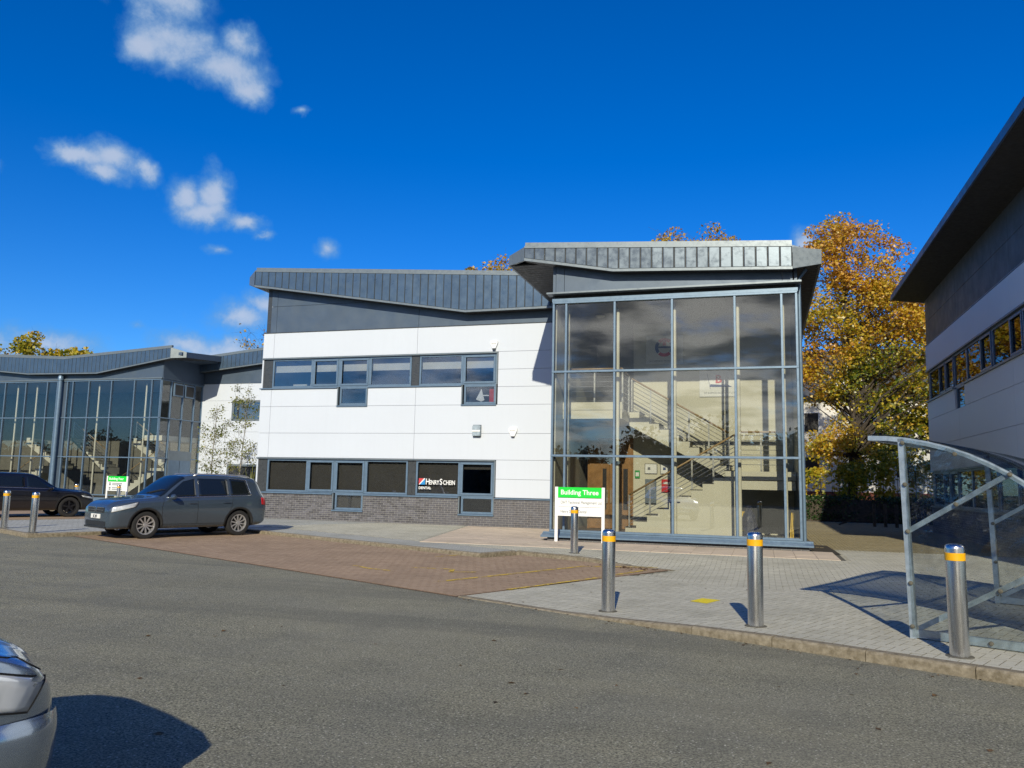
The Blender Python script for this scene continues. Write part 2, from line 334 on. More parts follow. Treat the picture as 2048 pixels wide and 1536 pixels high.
asphalt('asphalt')
paving('pave_grey', (.50, .485, .405), (.60, .58, .48), stain=(.26, .25, .19))
paving('pave_red', (.37, .265, .18), (.45, .33, .23), stain=(.20, .145, .10))
paving('pave_tan', (.60, .49, .38), (.68, .57, .45), stain=(.33, .28, .21))
paving('pave_yellow', (.30, .25, .14), (.37, .31, .18), stain=(.16, .14, .08))
mat('joint', (.12, .113, .09), .95, var=.2, scale=20)
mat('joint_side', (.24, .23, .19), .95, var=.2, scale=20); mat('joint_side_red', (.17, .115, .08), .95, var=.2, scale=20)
mat('joint_red', (.10, .07, .05), .95, var=.2, scale=20)
mat('kerb', (.27, .235, .175), .9, var=.28, scale=16, bump=.9, bscale=140, island=.12, c2=(.13, .105, .065))
mat('soil', (.05, .04, .028), 1.0, var=.3, scale=12, bump=1, bscale=60)
def cladding(name, c):
    m, nt, N, L, b = nodes(name); p = pos(N)
    mp = N("ShaderNodeMapping"); mp.inputs['Scale'].default_value = (7, 7, .35); L(p, mp.inputs[0])
    o = mixrgb(N, L, mrange(N, L, noise(N, L, 1.0, 6, .65, mp.outputs[0]), .50, .85, 0, .30), c, tuple(x * .90 for x in c))
    o = mixrgb(N, L, mrange(N, L, noise(N, L, .5, 4, .6, p), .4, .7, 0, .5), o, tuple(x * .95 for x in c))
    g = N("ShaderNodeNewGeometry").outputs['Random Per Island']
    L(o, b.inputs['Base Color']); b.inputs['Roughness'].default_value = .42
    bp = N("ShaderNodeBump"); bp.inputs['Strength'].default_value = .12; bp.inputs['Distance'].default_value = .02; L(noise(N, L, 1.7, 3, .5, p), bp.inputs['Height']); L(bp.outputs[0], b.inputs['Normal'])
cladding('white_panel', (.555, .60, .68)); cladding('white_panel_bounce', (.80, .79, .76))  # second white is a lighter copy with bounce light put into its colour
mat('grey_panel', (.082, .115, .165), .42, .25, var=.06, scale=1.0)
mat('grey_seam', (.072, .120, .190), .36, .35, var=.08, scale=2.0, island=.08)
mat('grey_seam_glint', (.115, .145, .180), .30, .55, var=.05, scale=2.5, island=.10, bump=.12, bscale=3)  # paler copy of the seam grey, specular glints put into its base colour
mat('charcoal_warm_shade', (.085, .082, .074), .5, .2, var=.06, scale=1.0)  # charcoal cladding copy, warm reflected light in deep shade put into the colour
mat('seam_gap', (.02, .025, .03), .6)
mat('trim_grey', (.17, .205, .235), .4, .3, var=.06, scale=4)
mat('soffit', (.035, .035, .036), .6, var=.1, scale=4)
mat('frame_blue', (.135, .205, .295), .38, .25, var=.06, scale=5)
mat('infill_dark', (.06, .065, .07), .3, .2, var=.05)
mat('brick', (.088, .088, .104), .55, var=.3, scale=6, bump=.5, bscale=50, island=.35, c2=(.06, .055, .06))
mat('mortar', (.31, .305, .30), .95, var=.15, scale=30)
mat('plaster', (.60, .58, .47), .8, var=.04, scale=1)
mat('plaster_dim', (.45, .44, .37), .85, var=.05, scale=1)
mat('ceiling', (.34, .335, .31), .85, var=.03)
mat('floor_in', (.10, .10, .10), .5, var=.1)
mat('carpet', (.05, .05, .055), .95, var=.1)
mat('tube_cream', (.62, .60, .49), .45, var=.03)
mat('wood', (.30, .155, .05), .45, var=.15, scale=5, c2=(.20, .10, .03))
mat('handrail', (.38, .26, .13), .4, var=.1, scale=9)
mat('rail_steel', (.42, .42, .40), .35, .8, var=.05)
mat('blind_cream', (.55, .54, .46), .8, var=.04)
mat('blind_dark', (.085, .075, .06), .8, var=.06)
mat('room_dark', (.10, .10, .11), .9, var=.1)
glass('glass_tower', (.925, .93, .91), .045, 1.4)
glass('glass_window', (.84, .86, .88), .06, 1.6)
glass('glass_side', (.55, .58, .60), .0, .55)
glass('glass_four', (.90, .91, .91), .02, 1.1)
mat('galv', (.42, .50, .56), .42, .55, var=.14, scale=9, bump=.1, bscale=40)
mat('steel', (.62, .62, .63), .24, 1.0, var=.03, scale=4)
flat('yellow_tape', (.80, .40, .0), .45)
worn_paint('yellow_worn', (.66, .45, .05), .43, .54, 9)
worn_paint('yellow_fresh', (.78, .62, .02), .30, .42, 18)
flat('white_paint', (.82, .82, .82), .4)
flat('sign_green', (.005, .60, .045), .35)
flat('sign_white', (.80, .81, .82), .4)
flat('ink_grey', (.16, .17, .18), .6)
flat('ink_dark', (.03, .03, .05), .6)
flat('red_plastic', (.55, .02, .02), .4)
flat('logo_red', (.55, .05, .06), .5)
flat('logo_blue', (.03, .06, .20), .5)
flat('logo_cyan', (.02, .25, .60), .5)
flat('green_notice', (.02, .30, .07), .5)
flat('paper', (.75, .76, .75), .7)
flat('black_plastic', (.012, .012, .014), .45)
flat('bin_bag', (.03, .034, .06), .28)
flat('caution_yellow', (.75, .48, .01), .5)
flat('lamp_disc', (.8, .8, .78), .5)
mat('leaf_litter', (.16, .09, .035), .9, var=.4, scale=9, island=.5)
# ------------------------------------------------------------------ street frame and ground
S_AX, N_AX = Vector((.905, -.425, 0)).normalized(), Vector((.425, .905, 0)).normalized()
def SN(s, n, z=0.0): v = S_AX * s + N_AX * n; return Vector((v.x, v.y, z))
def toSN(x, y): return x * S_AX.x + y * S_AX.y, x * N_AX.x + y * N_AX.y
ROAD = -.10; KERB_N = 7.95; BAY_S = -8.2
def hgt(x, y):
    """pavement level: flush with the bay at its end, rising to full kerb height"""
    s, n = toSN(x, y)
    dn = 0 if 7.9 <= n <= 13.5 else min(abs(n - 7.9), abs(n - 13.5))
    ds = s - BAY_S
    if ds < 0: ds *= 2.2
    return -.092 * (1 - smooth01((math.hypot(ds, dn * 1.9) - 1.5) / 3.2))
g = MB(); g.add([(-900, -900, -.16), (900, -900, -.16), (900, 900, -.16), (-900, 900, -.16)], [(0, 1, 2, 3)])
leaf_g = mat('grass', (.05, .085, .02), 1.0, var=.35, scale=2.5, bump=.8, bscale=30)
tag(g.build('ground', M['grass']), kind='structure')
g = MB(); g.add([SN(-120, -60, ROAD), SN(90, -60, ROAD), SN(90, 16, ROAD), SN(-120, 16, ROAD)], [(0, 1, 2, 3)])
road = tag(g.build('road', M['asphalt']), kind='structure')
def rects_sheet(rects, z, step=None):
    b = MB()
    for s0, s1, n0, n1 in rects:
        ks = max(1, int((s1 - s0) / (step or 1e9))); kn = max(1, int((n1 - n0) / (step or 1e9)))
        for i in range(ks):
            for j in range(kn):
                q = [SN(s0 + (s1 - s0) * (i + a) / ks, n0 + (n1 - n0) * (j + c) / kn) for a, c in ((0, 0), (1, 0), (1, 1), (0, 1))]
                b.add([(v.x, v.y, hgt(v.x, v.y) + z) for v in q], [(0, 1, 2, 3)])
    return b
pb = rects_sheet([(-8.2, 30, KERB_N + .06, 13.5), (-12.1, 30, 13.5, 40)], -.010, .35)
pave = tag(pb.build('pavement', M['joint']), kind='structure')
far = rects_sheet([(-22.3, -12.1, 12.42, 46), (-29.3, -22.46, 6.96, 60), (-70, -29.3, 12.42, 60)], -.010)
m_, nt_, N_, L_, b_ = nodes('pave_far')
def _pf():
    bt = N_("ShaderNodeTexBrick"); bt.inputs['Scale'].default_value = 1.0; bt.inputs['Brick Width'].default_value = .2; bt.inputs['Row Height'].default_value = .1
    bt.inputs['Mortar Size'].default_value = .006; bt.inputs['Color1'].default_value = (.37, .38, .35, 1); bt.inputs['Color2'].default_value = (.43, .43, .40, 1); bt.inputs['Mortar'].default_value = (.15, .15, .13, 1)
    L_(pos(N_), bt.inputs['Vector']); o = mixrgb(N_, L_, mrange(N_, L_, noise(N_, L_, .8, 6, .65, pos(N_)), .45, .75, 0, .6), bt.outputs[0], (.22, .22, .19))
    L_(o, b_.inputs['Base Color']); b_.inputs['Roughness'].default_value = .9
_pf()
far_o = tag(far.build('footpath', M['pave_far']), kind='structure')
bay = tag(rects_sheet([(-22.4, -8.2, KERB_N - .02, 12.36), (-12.1, -8.2, 12.36, 13.5)], 0).build('parking_bay', M['joint_red']), kind='structure')
for v in bay.data.vertices: v.co.z = ROAD + .004
bay2 = tag(rects_sheet([(-60, -29.3, KERB_N, 12.36)], 0).build('parking_bay', M['pave_red']), kind='structure')
for v in bay2.data.vertices: v.co.z = ROAD + .004

def block_mesh(l, w, matn, c=.006, depth=.03):
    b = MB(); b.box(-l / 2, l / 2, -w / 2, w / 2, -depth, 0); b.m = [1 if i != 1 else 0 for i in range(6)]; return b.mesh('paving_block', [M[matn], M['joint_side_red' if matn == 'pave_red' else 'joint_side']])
def lay_blocks(name, rects, matn, parent, zfn, n_single=300, jit=.0012):
    """rects: (centre, axis angle, length, width, whole?) -> nearest whole ones single objects, the rest one joined part"""
    order = sorted(rects, key=lambda r: r[0][0] ** 2 + r[0][1] ** 2)
    me = block_mesh(.191, .092, matn, .0008); k = 0; b = MB(); c = .0008
    rnd = random.Random(3)
    for (cx, cy), ang, l, w, whole in order:
        z = zfn(cx, cy) + rnd.uniform(-jit, jit) - (.003 if ang == 0.0 else 0)
        if whole and k < n_single:
            sl = Vector((zfn(cx + .1, cy) - zfn(cx - .1, cy), zfn(cx, cy + .1) - zfn(cx, cy - .1), .2))
            nrm = Vector((-sl.x / .2, -sl.y / .2, 1)).normalized()
            q = Vector((0, 0, 1)).rotation_difference(nrm) @ Matrix.Rotation(ang, 3, 'Z').to_quaternion()
            o = bpy.data.objects.new(name, me); col.objects.link(o); o.parent = parent; o.rotation_mode = 'QUATERNION'; o.location = (cx, cy, z); o.rotation_quaternion = q; k += 1
            continue
        ca, sa = math.cos(ang), math.sin(ang); hl, hw = l / 2 - .0045, w / 2 - .004
        vs_ = []
        for (dl, dw, dz) in ((hl, hw, -.02), (hl, hw, -c), (hl - c, hw - c, 0)):
            for a, e in ((-1, -1), (1, -1), (1, 1), (-1, 1)):
                x, y = cx + ca * a * dl - sa * e * dw, cy + sa * a * dl + ca * e * dw
                vs_.append((x, y, zfn(x, y) + (z - zfn(cx, cy)) + dz))
        fs = [(8, 9, 10, 11)] + [(i, (i + 1) % 4, 4 + (i + 1) % 4, 4 + i) for i in range(4)] + [(4 + i, 4 + (i + 1) % 4, 8 + (i + 1) % 4, 8 + i) for i in range(4)]
        b.add(vs_, fs[:1], 0); b.add([], [], 0); base_i = len(b.v) - 12; b.f += [tuple(base_i + q for q in f) for f in fs[1:]]; b.m += [1] * (len(fs) - 1)
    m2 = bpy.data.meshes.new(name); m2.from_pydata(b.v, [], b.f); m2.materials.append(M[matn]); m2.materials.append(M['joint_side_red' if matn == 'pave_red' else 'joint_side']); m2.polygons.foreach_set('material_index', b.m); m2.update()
    return tag(link(name + '_field', m2, parent), kind='stuff')
ANG_S = math.atan2(S_AX.y, S_AX.x)
def herring(s0, s1, n0, n1):
    out = []; w = .1
    for i in range(int((s1 - s0) / w) + 3):
        for j in range(int((n1 - n0) / w) + 3):
            k = (i - j) % 4
            if k == 0: u0, u1, v0, v1 = i - 1, i + 1, j - 1, j
            elif k == 3: u0, u1, v0, v1 = i - 1, i, j - 1, j + 1
            else: continue
            a0, a1 = max(s0, s0 + u0 * w), min(s1, s0 + u1 * w); c0, c1 = max(n0, n0 + v0 * w), min(n1, n0 + v1 * w)
            if a1 - a0 < .03 or c1 - c0 < .03: continue
            p = SN((a0 + a1) / 2, (c0 + c1) / 2); whole = (a1 - a0) * (c1 - c0) > .0199
            if k == 0: out.append(((p.x, p.y), ANG_S, a1 - a0, c1 - c0, whole))
            else: out.append(((p.x, p.y), ANG_S + math.pi / 2, c1 - c0, a1 - a0, whole))
    return out
def running(s0, s1, n0, n1):
    out = []; j = 0; n = n0
    while n < n1 - .02:
        s = s0 - (.1 if j % 2 else 0)
        while s < s1 - .02:
            a0, a1 = max(s, s0), min(s + .2, s1); c1 = min(n + .1, n1)
            if a1 - a0 > .03:
                p = SN((a0 + a1) / 2, (n + c1) / 2); out.append(((p.x, p.y), ANG_S, a1 - a0, c1 - n, a1 - a0 > .199))
            s += .2
        n += .1; j += 1
    return out
rects = herring(-8.2, 3.2, KERB_N + .13, 12.15)
# building-aligned courses up to the fronts, clear of slabs and the yellow path
def in_grey(x, y):
    s, n = toSN(x, y)
    if n < 11.98 or x < -20 or x > 6.1 or y > 26.55: return False
    if s < -8.2 and n < 13.62: return False
    if s < -12.0 and n < 12.5: return False
    if y > 22.0 and x > 1.2: return False
    if x > 1.62 and y > 21.95: return False
    if y > 18.72 and x > -8.12 - (y - 18.72) * .2 and x < 1.62: return False
    return s > -23
y = 11.0; j = 0
while y < 26.5:
    x = -20 + (.1 if j % 2 else 0)
    while x < 6.1:
        if in_grey(x + .01, y + .01) and in_grey(x + .19, y + .09) and in_grey(x + .01, y + .09) and in_grey(x + .19, y + .01):
            rects.append(((x + .1, y + .05), 0.0, .2, .1, False))
        x += .2
    y += .1; j += 1
lay_blocks('paving_block', rects, 'pave_grey', pave, hgt)
lay_blocks('paving_block', running(-22.3, -8.22, KERB_N, 12.34) + running(-12.0, -8.22, 12.34, 13.48), 'pave_red', bay, lambda x, y: ROAD + .016)
# yellow side path
yp = MB(); yp.add([(1.3, 21.98, -.012), (6.14, 21.98, -.012), (6.14, 41, -.012), (1.3, 41, -.012)], [(0, 1, 2, 3)])
ypath = tag(yp.build('side_path', M['joint']), kind='structure')
rects = []; x = 1.32; j = 0
while x < 6.1:
    y = 22.0 - (.1 if j % 2 else 0)
    while y < 41:
        y0 = max(y, 22.0); rects.append(((x + .05, (y0 + y + .2) / 2), math.pi / 2, y + .2 - y0, .1, False)); y += .2
    x += .1; j += 1
lay_blocks('paving_block', rects, 'pave_yellow', ypath, lambda x, y: 0.0, 0)
# tan entrance slabs
sp = MB(); sp.add([(-8.10, 18.72, -.008), (1.6, 18.72, -.008), (1.6, 26.6, -.008), (-9.67, 26.6, -.008)], [(0, 1, 2, 3)])
slabs = tag(sp.build('entrance_paving', M['joint']), kind='structure')
sme = MB(); sme.cbox(-.222, .222, -.222, .222, -.03, .005, .002); sme = sme.mesh('slab', M['pave_tan']); rnd = random.Random(5)
edge = lambda y_: -8.12 - (y_ - 18.72) * .2
y = 18.73
while y < 26.3:
    x = 1.6 - .45
    while x > -10.2:
        cx, cy_ = x + .225, y + .225
        if not (cy_ > 21.0 and cx > -5.75) and x + .45 > edge(y + .45):
            if x > edge(y): link('slab', sme, slabs, (cx, cy_, rnd.uniform(-.0015, .0015)), (rnd.uniform(-.004, .004), rnd.uniform(-.004, .004), 0))
            else:                                        # cut slab along the slanting edge
                y0_, y1_ = y + .003, y + .447; x1_ = x + .447; a0, a1 = max(x + .003, edge(y0_)), max(x + .003, edge(y1_))
                if x1_ - min(a0, a1) > .03: MB().prism([(min(a0, x1_ - .002), y0_), (x1_, y0_), (x1_, y1_), (min(a1, x1_ - .002), y1_)], -.03, .005, 'z').build('slab', M['pave_tan'], slabs)
        x -= .45
    y += .45
tag(MB().add([(1.2, 20.6, .001), (1.75, 20.35, .001), (1.66, 23.5, .001), (1.16, 23.6, .001)], [(0, 1, 2, 3)]).build('soil_strip', M['soil']), kind='structure')

# kerb stones
rk = random.Random(11)
def kerb_line(s0, n0, s1, n1, side, w=.125, L=.915, drop=0.0, parent=pave, dn=0.0):
    """upright kerb stones from (s0,n0) to (s1,n1); side = +1/-1: which side of the line the body lies"""
    a, b = SN(s0, n0), SN(s1, n1); d = b - a; ln = d.length; d.normalize(); nrm = Vector((-d.y, d.x, 0)) * side
    k = max(1, round(ln / L)); 
    for i in range(k):
        p, q = a + d * (ln * i / k + .004), a + d * (ln * (i + 1) / k - .004)
        def sec(pt):
            pm = pt + nrm * .3; z = max(hgt(pm.x, pm.y), ROAD + .012) + dn + .003 + rk.uniform(-.002, .002); zr = ROAD - .06
            e = rk.uniform(-.002, .002)
            return [pt + nrm * e + Vector((0, 0, zr)), pt + nrm * e + Vector((0, 0, max(zr + .01, z - .022))), pt + nrm * (.018 + e) + Vector((0, 0, z - .004)), pt + nrm * .03 + Vector((0, 0, z)), pt + nrm * w + Vector((0, 0, z)), pt + nrm * w + Vector((0, 0, zr))]
        A, B = sec(p), sec(q); mb = MB()
        mb.add(A + B, [(0, 1, 2, 3, 4, 5), (11, 10, 9, 8, 7, 6)] + [(j_, (j_ + 1) % 6, 6 + (j_ + 1) % 6, 6 + j_) for j_ in range(6)])
        mb.build('kerb_stone', M['kerb'], parent)
kerb_line(-8.2, KERB_N, 10.0, KERB_N, 1)
kerb_line(-22.3, 12.36, -12.1, 12.36, 1, parent=far_o)
kerb_line(-12.1, 12.36, -12.1, 13.5, 1, parent=far_o)
kerb_line(-12.1, 13.5, -8.2, 13.5, 1)
kerb_line(-22.36, 6.9, -22.36, 12.36, 1, parent=far_o)
kerb_line(-29.3, 6.9, -22.36, 6.9, 1, parent=far_o)
kerb_line(-29.3, 12.36, -29.3, 6.9, 1, parent=far_o)
kerb_line(-50, 12.36, -29.3, 12.36, 1, parent=far_o)
# painted marks, worn
def stroke(pts, w, matn, name, z=.022):
    b = MB()
    for p, q in zip(pts[:-1], pts[1:]):
        p, q = Vector((*p, 0)), Vector((*q, 0)); d = (q - p).normalized(); r = Vector((-d.y, d.x, 0)) * w / 2
        zz = Vector((0, 0, ROAD + z)); b.add([p - r + zz, q - r + zz, q + r + zz, p + r + zz], [(0, 1, 2, 3)])
    return tag(b.build(name, M[matn]), kind='structure')
stroke([(-6.55, 16.0), (-5.75, 17.7)], .09, 'yellow_worn', 'bay_marking')
stroke([(-4.9, 12.0), (-3.95, 14.1), (-3.3, 15.6)], .10, 'yellow_worn', 'bay_marking', .0225)
stroke([(-3.6, 11.6), (-2.75, 13.6), (-2.1, 15.4)], .09, 'yellow_worn', 'bay_marking', .023)
stroke([(-3.3, 15.55), (-1.95, 16.05)], .12, 'yellow_worn', 'bay_marking', .0235)
stroke([(-6.1, 13.75), (-5.35, 13.85), (-5.2, 13.4), (-4.8, 13.6)], .09, 'yellow_worn', 'bay_marking', .0228)
stroke([(-7.2, 13.6), (-6.7, 13.25), (-6.2, 13.1)], .08, 'yellow_worn', 'bay_marking', .0221)
yb = MB(); pts = [(-.96, 11.5), (-.72, 11.28), (-.56, 11.72), (-.82, 11.9)]
yb.add([(x, y, hgt(x, y) + .004) for x, y in pts], [(0, 1, 2, 3)]); tag(yb.build('painted_mark', M['yellow_fresh']), kind='structure')

# fallen leaves and grit on the ground
rl = random.Random(77); b = MB()
def litter(x, y, z, sz):
    a = rl.uniform(0, 6.3); c, s_ = math.cos(a) * sz, math.sin(a) * sz; h = rl.uniform(.004, .02)
    b.add([(x - c, y - s_, z + .004), (x + s_ * .6, y - c * .6, z + h), (x + c, y + s_, z + .005), (x - s_ * .6, y + c * .6, z + h * .7)], [(0, 1, 2, 3)])
for i in range(46): litter(rl.uniform(-6, 3), rl.uniform(3.6, 8.0), ROAD, rl.uniform(.015, .04))
for i in range(90):
    p = SN(rl.uniform(-8.2, 3), KERB_N - abs(rl.gauss(0, .10)) - .01); litter(p.x, p.y, ROAD, rl.uniform(.008, .025))
for i in range(70):
    p = SN(-8.35 - abs(rl.gauss(0, .5)), 13.35 - abs(rl.gauss(0, .25))); litter(p.x, p.y, ROAD + .018, rl.uniform(.015, .045))
for i in range(30): x, y = rl.uniform(-4, 2), rl.uniform(10.5, 18); litter(x, y, hgt(x, y), rl.uniform(.012, .03))
tag(b.build('leaf_litter', M['leaf_litter']), kind='stuff')
# ------------------------------------------------------------------ building kit (coordinates in the building's own frame)
def ipl(pts, x):
    if x <= pts[0][0]: return pts[0][1]
    for (a, za), (b, zb) in zip(pts[:-1], pts[1:]):
        if x <= b: return za + (zb - za) * (x - a) / (b - a)
    return pts[-1][1]
def root_at(name, label, cat, base, rz=0.0):
    r = thing(name, label, cat, base, rz); return r
class Kit:
    """builds parts under root; coordinates are world ones for an unturned root, local ones for a turned root"""
    def __init__(s, root, off=None): s.root = root; s.off = Vector(off) if off is not None else Vector(root.location)
    def put(s, mb, name, m, smooth=None, parent=None):
        if parent is None:
            o = mb.build(name, m, s.root, smooth); o.location = -s.off; return o
        return mb.build(name, m, parent, smooth)
    def inst(s, name, me, loc, parent):
        o = bpy.data.objects.new(name, me); col.objects.link(o); o.parent = parent; o.location = loc; return o
def window(k, x0, x1, z0, z1, y, fm, gm, fw=.07, casement=False, blind=None, bz=None, sill=False, stickers=False):
    b = MB(); d0, d1 = y - .02, y + .06
    b.cbox(x0, x1, d0, d1, z0, z0 + fw, .006).cbox(x0, x1, d0, d1, z1 - fw, z1, .006).cbox(x0, x0 + fw, d0, d1, z0 + fw, z1 - fw, .006).cbox(x1 - fw, x1, d0, d1, z0 + fw, z1 - fw, .006)
    i = fw
    if casement:
        c0, c1, e0, e1 = x0 + .045, x1 - .045, z0 + .045, z1 - .045; w = .075; f0 = y - .045
        b.cbox(c0, c1, f0, y - .018, e0, e0 + w, .008).cbox(c0, c1, f0, y - .018, e1 - w, e1, .008).cbox(c0, c0 + w, f0, y - .018, e0 + w, e1 - w, .008).cbox(c1 - w, c1, f0, y - .018, e0 + w, e1 - w, .008)
        i = .12
    f = k.put(b, 'window', fm)
    p = MB().box(x0 + i - .01, x1 - i + .01, y + .01, y + .022, z0 + i - .01, z1 - i + .01); k.put(p, 'pane', gm, parent=f)
    if blind is not None:
        b0, b1 = bz if bz else (z0 + i - .02, z1 - i + .02)
        q = MB().box(x0 + .06, x1 - .03, y + .13, y + .135, b0, b1)
        q.tube([(x0 + .06, y + .1325, b0), (x1 - .03, y + .1325, b0)], .012, 6); k.put(q, 'blind', blind, parent=f)
    return f
def bricks(k, x0, x1, z0, z1, y, holes, n_single=300, near=None, name='brick_plinth', depth=.4):
    """stretcher-bond wall with recessed mortar; holes = (x0,x1,z0,z1)"""
    mort = MB(); xs = sorted({x0, x1} | {h[0] for h in holes} | {h[1] for h in holes})
    for a, b in zip(xs[:-1], xs[1:]):
        hs = [h for h in holes if h[0] <= a + 1e-6 and h[1] >= b - 1e-6]
        if not hs: mort.box(a, b, y + .006, y + depth, z0, z1)
        else: mort.box(a, b, y + .006, y + depth, z0, min(h[2] for h in hs))
    wall = k.put(mort, name, M['mortar'])
    bl, bh, g = .215, .065, .01; todo = []; r = 0; z = z0 + .004
    while z + bh <= z1 + .001:
        x = x0 - (.1125 if r % 2 else 0)
        while x < x1:
            a, b = max(x, x0), min(x + bl, x1)
            for h in holes:
                if z + bh > h[2] - .005 and z < h[3]:
                    if a < h[0] < b: b = h[0] - .004
                    elif a < h[1] < b: a = h[1] + .004
                    elif a >= h[0] and b <= h[1]: a = b
            if b - a > .03: todo.append((a, b, z))
            x += bl + g
        z += bh + g; r += 1
    near = near if near is not None else x1
    todo.sort(key=lambda t: abs((t[0] + t[1]) / 2 - near))
    me = MB().cbox(-bl / 2, bl / 2, 0, .1, 0, bh, .004).mesh('brick', M['brick']); rr = random.Random(4); n = 0; j = MB()
    for a, b, z in todo:
        dy = rr.uniform(-.0015, .0015)
        if n < n_single and b - a > bl - .002:
            k.inst('brick', me, ((a + b) / 2, y + dy, z), wall); n += 1
        else: j.cbox(a, b, y + dy, y + .05, z, z + bh, .004)
    if j.v: tag(k.put(j, 'brick_courses', M['brick'], parent=wall), kind='stuff')
    return wall
def fascia(k, top, bot, y, n, matn, cap=True, trim='trim_grey', wall_y=None, xa=None, xb=None, depth=.05, back=None):
    """sloping fascia of standing-seam panels between two edge lines; its soffit runs back to the wall"""
    x0, x1 = (xa if xa is not None else bot[0][0]), (xb if xb is not None else bot[-1][0])
    xs = sorted({x0, x1} | {p[0] for p in top + bot if x0 < p[0] < x1})
    poly = [(x, ipl(bot, x) + .03) for x in xs] + [(x, ipl(top, x) - .03) for x in reversed(xs)]
    f = k.put(MB().prism(poly, y + .012, y + .09), 'fascia', M['seam_gap'])
    rr = random.Random(int(abs(x0) * 10))
    for i in range(n):
        a, b = x0 + (x1 - x0) * i / n + .014, x0 + (x1 - x0) * (i + 1) / n - .014
        mid = [q[0] for q in bot if a < q[0] < b]
        bx = [a] + mid + [b]
        pl = [(x, ipl(bot, x) + .055) for x in bx] + [(b, ipl(top, b) - .055), (a, ipl(top, a) - .055)]
        m = MB(); dy = rr.uniform(-.003, .003); t1, t2 = rr.uniform(-.003, .003), rr.uniform(-.003, .003); e = .012
        nn = len(pl); cx = (a + b) / 2
        # pan slightly dished with raised edges, so that each pan catches the light differently
        front = [(x, y + dy + (t1 if x < cx else t2), z) for x, z in pl]
        zi = lambda z: z
        inn = [(x + (e if x < cx else -e), y + dy - .010 + (t2 if x < cx else t1) * .7, z + (e if z < (ipl(bot, x) + ipl(top, x)) / 2 else -e)) for x, z in pl]
        bk = [(x, y + .02, z) for x, z in pl]
        m.add(bk + front + inn, [tuple(range(2 * nn, 3 * nn))] + [(q_, (q_ + 1) % nn, nn + (q_ + 1) % nn, nn + q_) for q_ in range(nn)] + [(nn + q_, nn + (q_ + 1) % nn, 2 * nn + (q_ + 1) % nn, 2 * nn + q_) for q_ in range(nn)])
        k.put(m, 'seam_panel', M[matn], parent=f)
    def strip(line, dz0, dz1, d0, d1, nm, m):
        pl = [(x, ipl(line, x) + dz0) for x in xs] + [(x, ipl(line, x) + dz1) for x in reversed(xs)]
        return k.put(MB().prism(pl, d0, d1), nm, M[m], parent=f)
    strip(bot, -.02, .05, y - .018, y + .03, 'bottom_flashing', trim)
    strip(top, -.05, .012, y - .014, y + .03, 'top_flashing', trim)
    if cap: strip(top, .018, .13, y + .06, y + .20, 'roof_upstand', trim)
    if wall_y is not None:
        b = MB()
        for a, c in zip(xs[:-1], xs[1:]):
            za, zc = ipl(bot, a), ipl(bot, c)
            b.add([(a, y + .03, za - .004), (c, y + .03, zc - .004), (c, wall_y, zc - .004), (a, wall_y, za - .004), (a, y + .03, za + .04), (c, y + .03, zc + .04), (c, wall_y, zc + .04), (a, wall_y, za + .04)],
                  [(3, 2, 1, 0), (4, 5, 6, 7), (0, 1, 5, 4), (2, 3, 7, 6), (1, 2, 6, 5), (3, 0, 4, 7)])
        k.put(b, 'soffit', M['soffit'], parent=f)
    if back is not None:                                   # the roof itself
        b = MB(); pl = [(x, ipl(top, x) - .12) for x in xs] + [(x, ipl(top, x) + .02) for x in reversed(xs)]
        b.prism(pl, y + .1, back); k.put(b, 'roof', M['grey_panel'])
    return f
def eave_side(k, x, zt0, zb0, y0, y1, sgn, over, zt1=None, zb1=None, wall_x=None, matn='grey_panel', boards=True):
    """side eave: fascia board along y at x, soffit boards back to the wall"""
    zt1 = zt0 if zt1 is None else zt1; zb1 = zb0 if zb1 is None else zb1
    b = MB().add([(x, y0, zb0), (x, y1, zb1), (x, y1, zt1), (x, y0, zt0), (x - sgn * .06, y0, zb0), (x - sgn * .06, y1, zb1), (x - sgn * .06, y1, zt1), (x - sgn * .06, y0, zt0)],
                 [(0, 1, 2, 3), (7, 6, 5, 4), (0, 4, 5, 1), (2, 6, 7, 3), (1, 5, 6, 2), (3, 7, 4, 0)])
    f = k.put(b, 'side_eave', M[matn])
    wx = wall_x if wall_x is not None else x - sgn * over
    n = int((y1 - y0) / .22); d = MB()
    for i in range(n):
        a, c = y0 + (y1 - y0) * i / n, y0 + (y1 - y0) * (i + 1) / n - .015
        d.box(min(x - sgn * .06, wx), max(x - sgn * .06, wx), a, c, zb0 + (zb1 - zb0) * i / n - .01, zb0 + (zb1 - zb0) * i / n + .03)
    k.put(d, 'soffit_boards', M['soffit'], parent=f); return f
def wall_panels(k, cells, y, matn, name='cladding_panel', t=.06, g=.004, back='infill_dark'):
    for c in cells:
        if len(c) == 4 and not isinstance(c[0], tuple):
            x0, x1, z0, z1 = c; b = MB().cbox(x0 + g, x1 - g, y, y + t, z0 + g, z1 - g, .004)
        else: b = MB().prism(list(c), y, y + t)
        k.put(b, name, M[matn])
